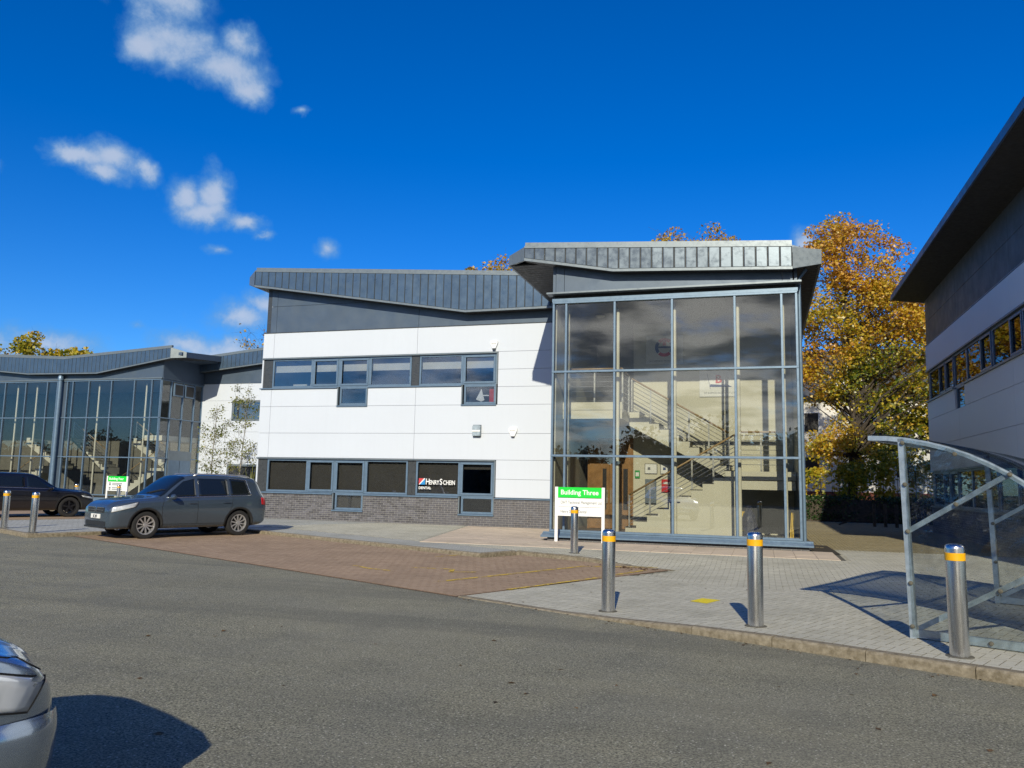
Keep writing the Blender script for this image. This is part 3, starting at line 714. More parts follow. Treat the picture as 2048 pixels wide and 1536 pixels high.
def curtain(k, xs, zs, y, gm, fm='frame_blue', axis='x', mw=.06, md=.13, skip=()):
    """mullions and transoms with one pane in each light; axis 'x' runs along x at y, axis 'y' runs along y at x=y"""
    def bx(b, a0, a1, d0, d1, z0, z1): return b.cbox(a0, a1, d0, d1, z0, z1, .006) if axis == 'x' else b.cbox(d0, d1, a0, a1, z0, z1, .006)
    sg = 1 if axis == 'x' else -1
    for x in xs: k.put(bx(MB(), x - mw / 2, x + mw / 2, y - .07 * sg, y + .06 * sg, zs[0] - .04, zs[-1] + .05), 'mullion', M[fm])
    for z in zs: k.put(bx(MB(), xs[0] - .03, xs[-1] + .03, y - .085 * sg, y + .055 * sg, z - mw / 2, z + mw / 2), 'transom', M[fm])
    for i in range(len(xs) - 1):
        for j in range(len(zs) - 1):
            if (i, j) in skip: continue
            k.put(bx(MB(), xs[i] + .02, xs[i + 1] - .02, y - .006, y + .006, zs[j] + .02, zs[j + 1] - .02), 'glass_pane', M[gm])
def flight(k, x0, z0, x1, z1, y0, y1, n, solid, under=.40):
    """stair flight rising from (x0,z0) to (x1,z1); solid down to z0 or with a sloping soffit"""
    dx, dz = (x1 - x0) / n, (z1 - z0) / n; pts = []
    for i in range(n): pts += [(x0 + dx * i, z0 + dz * i), (x0 + dx * i, z0 + dz * (i + 1))]
    pts.append((x1, z1))
    if solid: pts.append((x1, z0))
    else: pts += [(x1, z1 - under), (x0 + dx * .3, z0 - under * .45), (x0, z0 - under * .2)]
    f = k.put(MB().prism(pts, y0, y1), 'stair_flight', M['plaster'])
    for i in range(n):
        a, b = x0 + dx * i - (.03 if dx > 0 else -.03), x0 + dx * (i + 1)
        k.put(MB().box(min(a, b), max(a, b), y0 + .02, y1 - .02, z0 + dz * (i + 1) + .002, z0 + dz * (i + 1) + .022), 'tread', M['carpet'], parent=f)
    return f
def railing(k, p, q, h0, h1, posts, nbar=7, cap='handrail', bars='rail_steel'):
    """balustrade from p to q (floor points): capped handrail, bars parallel to the slope, upright posts"""
    p, q = Vector(p), Vector(q); up = Vector((0, 0, 1))
    f = k.put(MB().tube([p + up * h1, q + up * h1], .026, 8), 'handrail', M[cap], True)
    for i in range(nbar):
        h = h0 + (h1 - .09 - h0) * i / (nbar - 1); k.put(MB().tube([p + up * h, q + up * h], .008, 5), 'rail_bar', M[bars], parent=f)
    for i in range(posts):
        t = i / (posts - 1) if posts > 1 else .5; b = p.lerp(q, t)
        k.put(MB().bar(b - up * .12, b + up * h1, .045, .012), 'post', M[bars], parent=f)
    return f

# ------------------------------------------------------------------ Building Three
b3 = root_at('office_building', 'white and charcoal two-storey office with glazed stair tower behind the Building Three sign', 'building', (-11, 30, 0))
K = Kit(b3); Y = 26.6
XL, XR = -18.4, -5.5
lows = [(-15.05, -13.85), (-10.1, -8.85)]
bricks(K, XL, XR, -.13, .935, Y, [(a, b, .34, 1.2) for a, b in lows], near=-7.0)
# backing, floors, rooms
K.put(MB().box(XL + .06, XR, Y + .07, Y + .30, 2.27, 4.2).box(XL + .06, XR, Y + .07, Y + .30, 6.07, 9.0).box(-8.78, XR, Y + .07, Y + .3, .93, 6.1)
      .box(XL + .06, lows[0][0], Y + .07, Y + .3, 4.2, 4.88).box(lows[0][1], lows[1][0], Y + .07, Y + .3, 4.2, 4.88), 'wall_core', M['infill_dark'])
K.put(MB().box(XL + .1, XR, Y + .3, 36, 3.2, 3.4).box(XL + .1, XR, Y + .3, 36, -.1, .12), 'floor_slab', M['carpet'])
K.put(MB().box(XL + .1, XR, Y + .3, 36, 6.25, 6.4).box(XL + .1, XR, Y + .3, 36, 2.6, 2.75), 'ceiling', M['ceiling'])
K.put(MB().box(XL + .1, XR, 32.5, 32.7, -.1, 9.0).box(-12.0, -11.85, Y + .32, 32.5, .12, 6.25), 'room_wall', M['room_dark'])
K.put(MB().box(XL, XL + .06, Y + .01, 40, -.1, 7.07).box(XL + .25, XL + .3, Y + .05, 40, 7.07, 8.9), 'end_wall', M['white_panel'])
K.put(MB().box(XL, 1, 39.9, 40, -.1, 7.4), 'rear_wall', M['white_panel'])
# white cladding
cj, cl = -11.9, -17.92
cells = []
for z0, z1 in ((2.28, 3.2), (3.2, 4.21)):
    cells += [(XL, cl, z0, z1), (cl, cj, z0, z1), (cj, XR, z0, z1)]
cells += [(XL, cl, 4.21, 4.88), (cl, lows[0][0] - .03, 4.21, 4.88), (lows[0][1] + .03, cj, 4.21, 4.88), (cj, lows[1][0] - .03, 4.21, 4.88)]
cells += [(XL, cl, 6.09, 7.06), (cl, cj, 6.09, 7.06), (cj, XR, 6.09, 7.06)]
for z0, z1 in ((.99, 1.62), (1.62, 2.28), (4.21, 4.84), (4.84, 5.46), (5.46, 6.09)): cells.append((-8.78, XR, z0, z1))
wall_panels(K, cells, Y, 'white_panel')
# upper charcoal band
BOT = [(-18.68, 8.87), (-17.9, 8.75), (-9.93, 7.49), (-5.3, 7.51)]; TOP = [(-18.68, 9.50), (-5.3, 8.56)]
gl = -18.15; band = []
zb = lambda x: ipl(BOT, x)
band.append(((gl, 7.09), (-17.9, 7.09), (-17.9, 8.12), (gl, 8.12))); band.append(((gl, 8.132), (-17.9, 8.132), (-17.9, 8.8), (gl, 8.82)))
band.append(((-17.888, 7.09), (cj, 7.09), (cj, zb(cj) + .03), (-13.85, 8.12), (-17.888, 8.12)))
band.append(((-17.888, 8.132), (-13.93, 8.132), (-17.888, 8.78)))
band.append(((cj + .012, 7.09), (XR, 7.09), (XR, 7.56), (-9.93, 7.53), (cj + .012, zb(cj) + .03)))
wall_panels(K, band, Y + .045, 'grey_panel', 'charcoal_panel')
K.put(MB().box(XL - .02, XR, Y - .015, Y + .05, 7.062, 7.088), 'flashing', M['infill_dark'])
fa = fascia(K, TOP, BOT, 26.2, 44, 'grey_seam', wall_y=26.75, xa=-18.68, xb=-5.3, back=40)
# chamfered end of the main roof
K.put(MB().add([(-18.70, 26.2, 8.86), (-19.22, 26.62, 9.05), (-19.22, 26.62, 9.38), (-18.70, 26.2, 9.50), (-18.70, 26.27, 8.86), (-19.15, 26.68, 9.05), (-19.15, 26.68, 9.38), (-18.70, 26.27, 9.50)],
                [(0, 1, 2, 3), (7, 6, 5, 4), (0, 4, 5, 1), (2, 6, 7, 3), (1, 5, 6, 2), (3, 7, 4, 0)]), 'roof_corner', M['trim_grey'])
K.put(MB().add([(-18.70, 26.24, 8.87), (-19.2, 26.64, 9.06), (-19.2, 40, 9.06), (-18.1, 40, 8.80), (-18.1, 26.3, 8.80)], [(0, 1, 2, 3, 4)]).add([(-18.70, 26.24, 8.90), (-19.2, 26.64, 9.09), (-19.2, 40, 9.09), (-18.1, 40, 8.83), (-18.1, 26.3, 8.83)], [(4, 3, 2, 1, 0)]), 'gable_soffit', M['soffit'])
K.put(MB().box(-19.23, -19.17, 26.62, 40, 9.05, 9.38), 'gable_board', M['grey_panel'])
# ribbon windows, both storeys
UP = [(-17.95, -16.2, 0), (-16.2, -15.06, 1), (-15.06, -13.80, 1), (-13.80, -12.12, 0), (-11.80, -10.12, 0), (-10.12, -8.84, 1)]
yw = Y + .07
for i, (a, b, c) in enumerate(UP):
    window(K, a, b, 4.93, 6.04, yw, M['frame_blue'], M['glass_window'], casement=bool(c), blind=M['blind_cream'], bz=(5.55, 5.80))
    w = window(K, a, b, 1.0, 2.23, yw, M['frame_blue'], M['glass_window'], casement=bool(c), blind=M['blind_dark'], bz=(1.02 if i < 5 else 1.95, 2.2))
for a, b in lows:
    for z0, z1 in ((4.24, 4.93), (.40, 1.0)): window(K, a + .05, b - .01, z0, z1, yw, M['frame_blue'], M['glass_window'], fw=.075, blind=(M['blind_dark'] if z0 < 1 and a < -12 else None), bz=(.42, .98))
for x0, x1 in ((XL, -17.95), (-12.12, -11.80)):
    for z0, z1 in ((4.93, 6.04), (1.0, 2.23)): K.put(MB().cbox(x0 + .01, x1 - .01, yw - .012, yw + .05, z0, z1, .005), 'infill_panel', M['infill_dark'])
for z in (6.04, 2.23): K.put(MB().box(XL - .01, -8.79, Y - .03, Y + .09, z, z + .045), 'head_flashing', M['trim_grey'])
for z0, z1 in ((4.935, 6.038), (1.0, 2.228)): K.put(MB().box(-8.83, -8.785, Y - .02, Y + .1, z0, z1), 'jamb_flashing', M['trim_grey'])
def sills(z, zl):
    for a, b in ((XL - .03, lows[0][0] - .035), (lows[0][1] + .035, lows[1][0] - .035)): K.put(MB().prism([(Y - .06, z - .05), (Y - .06, z - .012), (Y + .08, z + .012), (Y + .08, z - .05)], a, b, 'x'), 'sill', M['frame_blue'])
    for a, b in lows:
        K.put(MB().prism([(Y - .05, zl - .055), (Y - .05, zl - .018), (Y + .08, zl + .005), (Y + .08, zl - .055)], a - .03, b + .035, 'x'), 'sill', M['frame_blue'])
        for e0, e1 in ((a - .03, a + .01), (b, b + .03)): K.put(MB().box(e0, e1, Y - .012, Y + .1, zl, z), 'jamb_flashing', M['trim_grey'])
sills(4.93, 4.24); sills(.99, .40)
K.put(MB().prism([(Y - .05, .937), (Y - .05, .968), (Y + .05, .988), (Y + .05, .937)], -8.80, XR, 'x'), 'sill', M['frame_blue'])
# things seen inside the upstairs office
o = K.put(MB().box(-17.3, -16.7, Y + .5, Y + .55, 4.85, 5.12).box(-16.55, -16.3, Y + .5, Y + .55, 4.85, 5.12), 'office_screen', M['blind_cream'])

# stair tower
TY = 21.4; XS = [-5.45, -5.09, -3.74, -2.2, -.59, .57, .93]; ZS = [.25, 2.26, 4.56, 6.50]
curtain(K, XS, ZS, TY, 'glass_tower')
K.put(MB().cbox(-5.5, .98, 21.34, 21.5, 6.52, 6.62, .006), 'frame_head', M['frame_blue'])
K.put(MB().box(-5.45, .93, 21.46, 21.55, 6.62, 6.74), 'shadow_gap', M['black_plastic'])
K.put(MB().prism([(21.16, 6.72), (21.16, 6.765), (21.52, 6.79), (21.52, 6.72)], -5.62, 1.06, 'x'), 'cornice', M['trim_grey'])
K.put(MB().prism([(21.08, .085), (21.08, .125), (21.33, .19), (21.33, .215), (21.46, .215), (21.46, .085)], -5.66, 1.20, 'x'), 'sill', M['frame_blue'])
bricks(K, -5.5, 1.1, -.13, .088, 21.2, [], 60, near=0, name='tower_plinth', depth=.3)
TB = [(-6.27, 7.73), (-3.76, 7.27), (.85, 7.06)]; TT = [(-6.27, 8.12), (.85, 7.69)]
wall_panels(K, [((-5.42, 6.78), (-5.19, 6.78), (-5.19, ipl(TB, -5.19) + .03), (-5.42, ipl(TB, -5.42) + .03)), ((-5.178, 6.78), (.60, 6.78), (.60, ipl(TB, .6) + .03), (-3.76, 7.30), (-5.178, ipl(TB, -5.178) + .03)), ((.612, 6.78), (.86, 6.78), (.86, 7.09), (.612, 7.10))], 21.46, 'grey_panel', 'charcoal_panel')
fascia(K, TT, TB, 21.12, 24, 'grey_seam_glint', wall_y=21.5)
tcap = K.put(MB().add([(-6.27, 21.12, 7.72), (-6.82, 21.45, 7.68), (-6.82, 21.45, 7.97), (-6.27, 21.12, 8.11), (-6.27, 21.2, 7.72), (-6.75, 21.5, 7.68), (-6.75, 21.5, 7.97), (-6.27, 21.2, 8.11)],
                [(0, 1, 2, 3), (7, 6, 5, 4), (0, 4, 5, 1), (2, 6, 7, 3), (1, 5, 6, 2), (3, 7, 4, 0)]), 'roof_corner', M['trim_grey'])
K.put(MB().add([(.86, 21.11, 7.06), (1.56, 21.3, 7.19), (1.56, 21.3, 7.56), (.86, 21.11, 7.62), (.86, 21.2, 7.06), (1.5, 21.38, 7.19), (1.5, 21.38, 7.56), (.86, 21.2, 7.62)],
                [(0, 1, 2, 3), (7, 6, 5, 4), (0, 4, 5, 1), (2, 6, 7, 3), (1, 5, 6, 2), (3, 7, 4, 0)]), 'roof_corner', M['trim_grey'])
eave_side(K, -6.82, 7.97, 7.67, 21.46, 26.25, -1, 1.4, wall_x=-5.42)
eave_side(K, 1.56, 7.56, 7.19, 21.32, 34, 1, .7, zt1=7.5, zb1=7.13, wall_x=.86)
K.put(MB().prism([(-6.75, 7.7), (-6.2, 8.0), (.8, 7.58), (1.5, 7.3), (1.5, 7.5), (.9, 7.75), (-6.2, 8.16), (-6.75, 7.95)], 21.4, 34), 'roof', M['grey_panel'])
K.put(MB().box(-5.52, -5.44, 21.5, 26.6, 0, 7.6), 'tower_side', M['grey_panel'])
K.put(MB().box(.90, .97, 21.5, 34, 0, 7.3), 'tower_side', M['grey_panel'])
K.put(MB().tube([(1.02, 21.62, .0), (1.02, 21.62, 6.9), (1.2, 21.62, 7.15)], .045, 10), 'downpipe', M['frame_blue'], 40)
# inside the tower
K.put(MB().box(-5.44, .9, 21.47, 27.5, .0, .16), 'floor_slab', M['floor_in'])
K.put(MB().box(-5.44, .9, 21.5, 27.6, 6.52, 6.6), 'ceiling', M['ceiling'])
K.put(MB().box(-3.74, .9, 24.8, 24.95, .16, 6.52).box(-5.44, -3.74, 24.8, 24.95, 2.95, 3.3), 'stair_wall', M['plaster'])
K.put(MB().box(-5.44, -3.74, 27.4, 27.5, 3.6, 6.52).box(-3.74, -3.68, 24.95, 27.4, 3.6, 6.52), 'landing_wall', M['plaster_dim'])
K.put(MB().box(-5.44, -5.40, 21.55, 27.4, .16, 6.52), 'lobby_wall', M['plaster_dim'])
dr = K.put(MB().box(-5.16, -3.74, 24.78, 24.9, .16, 2.95), 'door_frame', M['wood'])
for x0, x1 in ((-5.1, -4.48), (-4.46, -3.8)):
    dd = K.put(MB().cbox(x0, x1, 24.74, 24.79, .18, 2.3, .004), 'door', M['wood'], parent=dr)
    K.put(MB().box(x1 - .2 if x0 < -5 else x0 + .42, x1 - .08 if x0 < -5 else x0 + .56, 24.735, 24.745, .75, 2.0), 'vision_panel', M['black_plastic'], parent=dd)
    K.put(MB().bar((x1 - .05 if x0 < -5 else x0 + .05, 24.70, .95), (x1 - .05 if x0 < -5 else x0 + .05, 24.70, 1.35), .03), 'handle', M['rail_steel'], parent=dd)
K.put(MB().box(-5.40, -3.70, 22.4, 27.4, 3.35, 3.64).box(-5.40, -3.70, 22.38, 22.42, 3.60, 3.82), 'landing_slab', M['plaster'])
flight(K, -3.6, .16, -.62, 1.93, 22.42, 23.5, 10, True)
flight(K, -.82, 1.93, -3.68, 3.64, 23.62, 24.74, 10, False)
K.put(MB().box(-.62, .88, 22.4, 24.78, 1.70, 1.93).box(-.60, .86, 22.36, 22.40, 1.45, 1.68), 'half_landing', M['plaster'])
railing(K, (-3.5, 22.47, .28), (-.66, 22.47, 1.95), .16, .96, 6)
railing(K, (-.60, 22.44, 1.93), (.62, 22.44, 1.93), .18, 1.05, 3)
railing(K, (-.86, 23.66, 2.05), (-3.62, 23.66, 3.66), .16, .98, 6)
railing(K, (-5.3, 22.45, 3.72), (-3.70, 22.45, 3.72), .14, 1.06, 3)
railing(K, (-3.70, 22.47, 3.66), (-3.70, 23.58, 3.66), .2, 1.08, 2)
for x in (-5.13, -3.72, -2.18, -.53, .60): K.put(MB().tube([(x, 21.78, .16), (x, 21.78, 6.35)], .05, 12), 'column', M['tube_cream'], 40)
for z, yy in ((6.50, 23.2), (3.34, 23.6)): K.put(MB().lathe([(.14, 0), (.14, -.03), (.11, -.05)], 16, (-4.5, yy, z)), 'ceiling_light', M['lamp_disc'])
# boards and notices hanging inside the tower
def board(name, label, x0, x1, z0, z1, y, m, cat='sign'):
    t = thing(name, label, cat, ((x0 + x1) / 2, y, z0)); w = (x1 - x0) / 2
    MB().cbox(-w, w, -.02, 0, 0, z1 - z0, .003).build('panel', m, t); return t, w, z1 - z0
t, w, h = board('wall_sign', 'white company board with red and blue flag and letter B on stair wall', -1.74, -.55, 4.20, 5.05, 24.79, M['paper'])
MB().prism([(-.30, .34), (-.26, .70), (.06, .70), (.30, .72), (.13, .56), (.30, .36), (.02, .36)], -.026, -.021).build('flag', M['sign_white'], t)
MB().prism([(-.30, .30), (.36, .29), (.22, .37), (.02, .36), (-.27, .38)], -.029, -.0265).build('flag_stripe', M['logo_blue'], t)
MB().bar((-.37, -.025, .72), (-.27, -.025, .24), .028, .008).build('flag_pole', M['logo_blue'], t)
letter('B', .34, M['logo_red'], t, (-.13, -.03, .42), bold=.012); letter('SC SHIPMANAGEMENT LTD', .068, M['ink_grey'], t, (0, -.022, .09), align='CENTER', sx=1.1)
t, w, h = board('wall_sign', 'white company board with round red and blue emblem high on stair wall', -3.35, -2.22, 5.23, 6.12, 24.79, M['paper'])
def ring_arc(a0, a1, r0, r1, y0, y1, c):
    n = 10; pl = [(c[0] + r1 * math.cos(R(a0 + (a1 - a0) * i / n)), c[1] + r1 * math.sin(R(a0 + (a1 - a0) * i / n))) for i in range(n + 1)] + [(c[0] + r0 * math.cos(R(a1 - (a1 - a0) * i / n)), c[1] + r0 * math.sin(R(a1 - (a1 - a0) * i / n))) for i in range(n + 1)]
    return MB().prism(pl, y0, y1)
for a0, a1, m in ((48, 132, 'logo_red'), (140, 220, 'logo_blue'), (228, 312, 'logo_red'), (-40, 40, 'logo_blue')): ring_arc(a0, a1, .19, .29, -.026, -.021, (0, .52)).build('emblem_arc', M[m], t)
MB().box(-.05, .05, -.026, -.021, .58, .74).build('emblem_bar', M['logo_red'], t); MB().box(-.2, .2, -.026, -.021, .50, .55).build('emblem_bar', M['logo_blue'], t)
letter('OHT TECHNICAL MANAGEMENT LTD', .052, M['ink_grey'], t, (0, -.022, .08), align='CENTER', sx=1.08)
t, w, h = board('notice', 'green safety notice beside the wooden lobby door', -3.69, -3.54, 1.72, 1.96, 24.79, M['green_notice'], 'notice'); MB().box(-.05, .05, -.024, -.021, .06, .18).build('notice_print', M['paper'], t)
for x0, x1 in ((-3.39, -3.01), (-2.92, -2.55)):
    t, w, h = board('framed_notice', ('framed line drawing notice on stair wall next to the green notice' if x0 < -3 else 'framed notice with blue print on stair wall by the red box'), x0, x1, 1.86, 2.17, 24.79, M['ink_dark'], 'notice')
    MB().box(-w + .015, w - .015, -.024, -.021, .015, h - .015).build('notice_paper', M['paper'], t)
    MB().box(-.10, -.02, -.027, -.0245, .12, .2).build('notice_print', M['logo_blue'] if x0 > -3 else M['ink_grey'], t)
t, w, h = board('fire_panel', 'red fire alarm panel on wall behind lower stair flight', -2.88, -2.56, 1.32, 1.70, 24.76, M['red_plastic'], 'alarm panel'); MB().box(-.1, .1, -.024, -.021, .24, .3).build('panel_label', M['paper'], t)
t, w, h = board('meter_cabinet', 'grey metal cabinet low on wall behind the stair handrail', -3.37, -3.03, .98, 1.70, 24.72, M['trim_grey'], 'cabinet'); MB().box(-.12, .12, -.024, -.021, .4, .62).build('cabinet_door', M['rail_steel'], t)
# rubbish bag and folded barriers under the half landing
def rough_blob(prof, n, seed, amp):
    rr = random.Random(seed); b = MB(); rings = []
    for r_, z in prof: rings.append([(r_ * (1 + rr.uniform(-amp, amp)) * math.cos(2 * math.pi * i / n), r_ * (1 + rr.uniform(-amp, amp)) * math.sin(2 * math.pi * i / n), z + rr.uniform(-.02, .02)) for i in range(n)])
    v = [p for r_ in rings for p in r_]; k_ = len(rings)
    b.add(v, [(i * n + j, i * n + (j + 1) % n, (i + 1) * n + (j + 1) % n, (i + 1) * n + j) for i in range(k_ - 1) for j in range(n)] + [tuple(range(n - 1, -1, -1)), tuple((k_ - 1) * n + j for j in range(n))]); return b
t = thing('bin_bag', 'full black rubbish bag standing behind glass under the half landing', 'rubbish bag', (-.32, 22.0, .16))
rough_blob([(.16, 0), (.24, .08), (.25, .25), (.21, .45), (.16, .62), (.09, .74), (.05, .80), (.08, .86)], 18, 3, .10).build('bag', M['bin_bag'], t)
MB().lathe([(.06, .775), (.075, .79), (.06, .805)], 12).build('knot', M['bin_bag'], t)
for x, lb in ((-.50, 'folded yellow barrier leaning beside the black rubbish bag'), (.72, 'folded yellow barrier in the far corner under the half landing')):
    t = thing('folded_barrier', lb, 'barrier', (x, 22.2, .16))
    for i in range(3): MB().bar((i * .035 - .03, 0, 0), (i * .035 - .03 + .05, .06, .72), .022).build('barrier_bar', M['caution_yellow'], t)
    MB().bar((-.04, .02, .25), (.08, .02, .27), .018).build('cross_bar', M['caution_yellow'], t)
# lettering on the ground-floor window
gs = thing('window_lettering', 'white dental company lettering with red and blue mark on ground floor window', 'sign', (-11.68, yw - .002, 1.18))
MB().prism([(0, .20), (0, .42), (.22, .42)], -.006, -.002).build('mark', M['logo_red'], gs); MB().prism([(.02, .20), (.24, .20), (.24, .42)], -.006, -.002).build('mark', M['logo_cyan'], gs)
MB().prism([(0, .20), (.04, .20), (.24, .40), (.24, .42), (.2, .42)], -.008, -.0065).build('mark', M['sign_white'], gs)
letter('H', .29, M['sign_white'], gs, (.26, -.006, .21), bold=.004, sx=.8); letter('ENRY', .215, M['sign_white'], gs, (.40, -.006, .21), bold=.004, sx=.72)
letter('S', .29, M['sign_white'], gs, (.80, -.006, .21), bold=.004, sx=.8); letter('CHEIN', .215, M['sign_white'], gs, (.93, -.006, .21), bold=.004, sx=.72); letter('DENTAL', .125, M['sign_white'], gs, (0, -.006, .04), bold=.003, sx=1.0)
# poster in the upstairs low window
t, w, h = board('window_poster', 'dark red poster with white arrow shape in upstairs window', -9.9, -8.95, 4.28, 4.9, Y + .22, M['ink_dark'], 'poster')
MB().box(.28, .47, -.026, -.021, 0, .62).build('red_field', M['logo_red'], t); MB().prism([(-.22, .14), (-.02, .52), (.04, .30), (.26, .30), (.26, .26), (.05, .26), (.10, .12), (-.02, .06)], -.026, -.021).build('white_shape', M['sign_white'], t)
# alarm boxes and wall light
for x, z, s_, lb in ((-8.93, 6.20, 1.0, 'white alarm box on wall above the upper window corner'), (-8.17, 3.13, 1.0, 'white alarm box on wall beside the bulkhead light')):
    t = thing('alarm_box', lb, 'alarm', (x, Y, z))
    pl = [(-.06, -.03), (.06, -.03), (.15, .16), (.15, .25), (.10, .29), (-.10, .29), (-.15, .25), (-.15, .16)] if z < 5 else [(-.06, .0), (.06, .0), (.14, .20), (.13, .27), (-.13, .27), (-.14, .20)]
    MB().prism(pl, -.085, 0).build('case', M['sign_white'], t); MB().prism([(-.05, -.06), (.05, -.06), (.062, -.03), (-.062, -.03)], -.08, -.01).build('beacon', M['infill_dark'], t)
    letter('Security', .055, M['ink_grey'], t, (0, -.087, .15), align='CENTER')
t = thing('wall_light', 'bulkhead light with ribbed glass cover on white wall', 'wall light', (-9.49, Y, 3.08))
MB().cbox(-.15, .15, -.06, 0, 0, .42, .01).build('back_plate', M['trim_grey'], t); MB().prism([(-.14, .03), (.14, .03), (.14, .36), (.08, .40), (-.08, .40), (-.14, .36)], -.15, -.06).build('cover', M['galv'], t)
MB().cbox(-.15, .15, -.165, -.15, .17, .23, .004).build('band', M['white_paint'], t)

mat('lobby_grey', (.16, .155, .13), .9, var=.08)
# ------------------------------------------------------------------ Building Four
b4 = root_at('office_building', 'wide glazed charcoal-roofed office with butterfly roof behind the Building Four sign', 'building', (-38, 42, .1))
K4 = Kit(b4); y4 = 37.5; zo = .22
xs4 = [-52.6, -51.0, -49.0, -47.4, -45.8, -43.97, -42.36, -40.71, -39.95, -39.2, -38.79, -37.61, -35.97, -34.34, -33.12, -32.5]
zs4 = [.35, 2.5, 4.78, 6.95]
curtain(K4, xs4, zs4, y4, 'glass_four', skip={(8, 0), (8, 1), (8, 2)})
K4.put(MB().box(-39.95, -39.2, y4 - .02, y4 + .05, .1, 7.0), 'infill_panel', M['grey_panel'])
curtain(K4, [37.5, 38.3, 39.3, 40.3, 41.0], zs4, -32.5, 'glass_four', axis='y')
dq = K4.put(MB().box(-32.46, -32.40, 38.35, 40.25, .1, 2.95), 'door_frame', M['trim_grey'])
for a in (38.4, 39.32): K4.put(MB().box(-32.44, -32.38, a, a + .88, .15, 2.4), 'door', M['frame_blue'], parent=dq)
for a in (38.42, 39.35): window_ = K4.put(MB().cbox(-32.45, -32.36, a, a + .8, 6.1, 6.85, .01), 'top_light', M['frame_blue']); K4.put(MB().box(-32.355, -32.35, a + .08, a + .72, 6.18, 6.77), 'pane', M['black_plastic'], parent=window_)
K4.put(MB().box(-53, -32.35, y4 - .16, y4 + .1, .0, .2).box(-32.6, -32.3, y4, 41, 0, .2), 'sill', M['frame_blue'])
T4 = [(-52.5, 9.0), (-39.3, 8.27), (-31.7, 8.72)]; B4_ = [(-52.5, 8.4), (-48, 7.95), (-41.9, 7.38), (-36.8, 7.33), (-36.0, 7.45), (-31.7, 8.10)]
fascia(K4, T4, B4_, 37.1, 72, 'grey_seam', wall_y=37.6)
up4 = lambda x: ipl(B4_, x) + .03
K4.put(MB().prism([(-52.6, 7.05), (-32.45, 7.05), (-32.45, up4(-32.45)), (-36.0, up4(-36)), (-36.8, up4(-36.8)), (-41.9, up4(-41.9)), (-52.6, up4(-52.6))], y4 - .02, y4 + .1), 'charcoal_band', M['grey_panel'])
K4.put(MB().box(-52.7, -32.4, y4 - .12, y4 + .06, 7.0, 7.06), 'cornice', M['trim_grey'])
K4.put(MB().add([(-31.7, 37.1, 8.10), (-30.95, 37.5, 8.17), (-30.95, 37.5, 8.48), (-31.7, 37.1, 8.71), (-31.7, 37.2, 8.10), (-31.05, 37.56, 8.17), (-31.05, 37.56, 8.48), (-31.7, 37.2, 8.71)],
                [(0, 1, 2, 3), (7, 6, 5, 4), (0, 4, 5, 1), (2, 6, 7, 3), (1, 5, 6, 2), (3, 7, 4, 0)]), 'roof_corner', M['trim_grey'])
eave_side(K4, -30.95, 8.48, 8.17, 37.52, 41.0, 1, 1.5, zt1=8.75, zb1=8.4, wall_x=-32.5)
K4.put(MB().box(-32.5, -32.42, 37.5, 41, 7.0, 8.3).box(-32.42, -32.36, 37.5, 41, 7.0, 7.08), 'return_wall', M['grey_panel'])
K4.put(MB().prism([(-52.5, 8.6), (-39.3, 7.9), (-31.1, 8.3), (-31.1, 8.45), (-39.3, 8.2), (-52.5, 8.9)], 37.3, 52), 'roof', M['grey_panel'])
K4.put(MB().tube([(-39.57, 37.28, .1), (-39.57, 37.28, 7.1)], .12, 12).lathe([(.16, 0), (.16, .2), (.1, .3)], 12, (-39.57, 37.28, 7.0)), 'downpipe', M['frame_blue'], 40)
K4.put(MB().box(-53, -32.45, 37.6, 52, .0, .14), 'floor_slab', M['floor_in']); K4.put(MB().box(-53, -32.55, 37.6, 52, 7.0, 7.1), 'ceiling', M['ceiling'])
K4.put(MB().box(-53, -32.55, 43.6, 43.75, .1, 7.0), 'stair_wall', M['lobby_grey']); K4.put(MB().box(-52.7, -52.6, 37.5, 52, 0, 8.4), 'side_wall', M['grey_panel'])
for x in (-43.5, -42.0, -37.3, -33.9): K4.put(MB().tube([(x, 37.95, .14), (x, 37.95, 6.8)], .05, 10), 'column', M['tube_cream'], 40)
flight(K4, -36.6, .14, -33.9, 1.95, 39.0, 40.1, 10, False); flight(K4, -33.9, 1.95, -36.6, 3.75, 40.2, 41.3, 10, False); flight(K4, -40.2, 3.75, -37.4, 1.95, 39.0, 40.1, 10, False)
flight(K4, -45.0, .14, -42.2, 1.95, 39.0, 40.1, 10, False); flight(K4, -42.2, 1.95, -45.0, 3.75, 40.2, 41.3, 10, False)
K4.put(MB().box(-33.9, -32.6, 39.0, 41.4, 1.75, 1.95).box(-33.9, -32.6, 38.0, 41.5, 3.5, 3.8), 'half_landing', M['plaster'])
for p_, q_ in (((-36.5, 39.05, .3), (-33.9, 39.05, 1.97)), ((-33.9, 40.25, 2.1), (-36.5, 40.25, 3.8)), ((-44.9, 39.05, .3), (-42.2, 39.05, 1.97)), ((-40.1, 39.05, 3.75), (-37.4, 39.05, 1.97))): railing(K4, p_, q_, .2, .95, 4, 5)
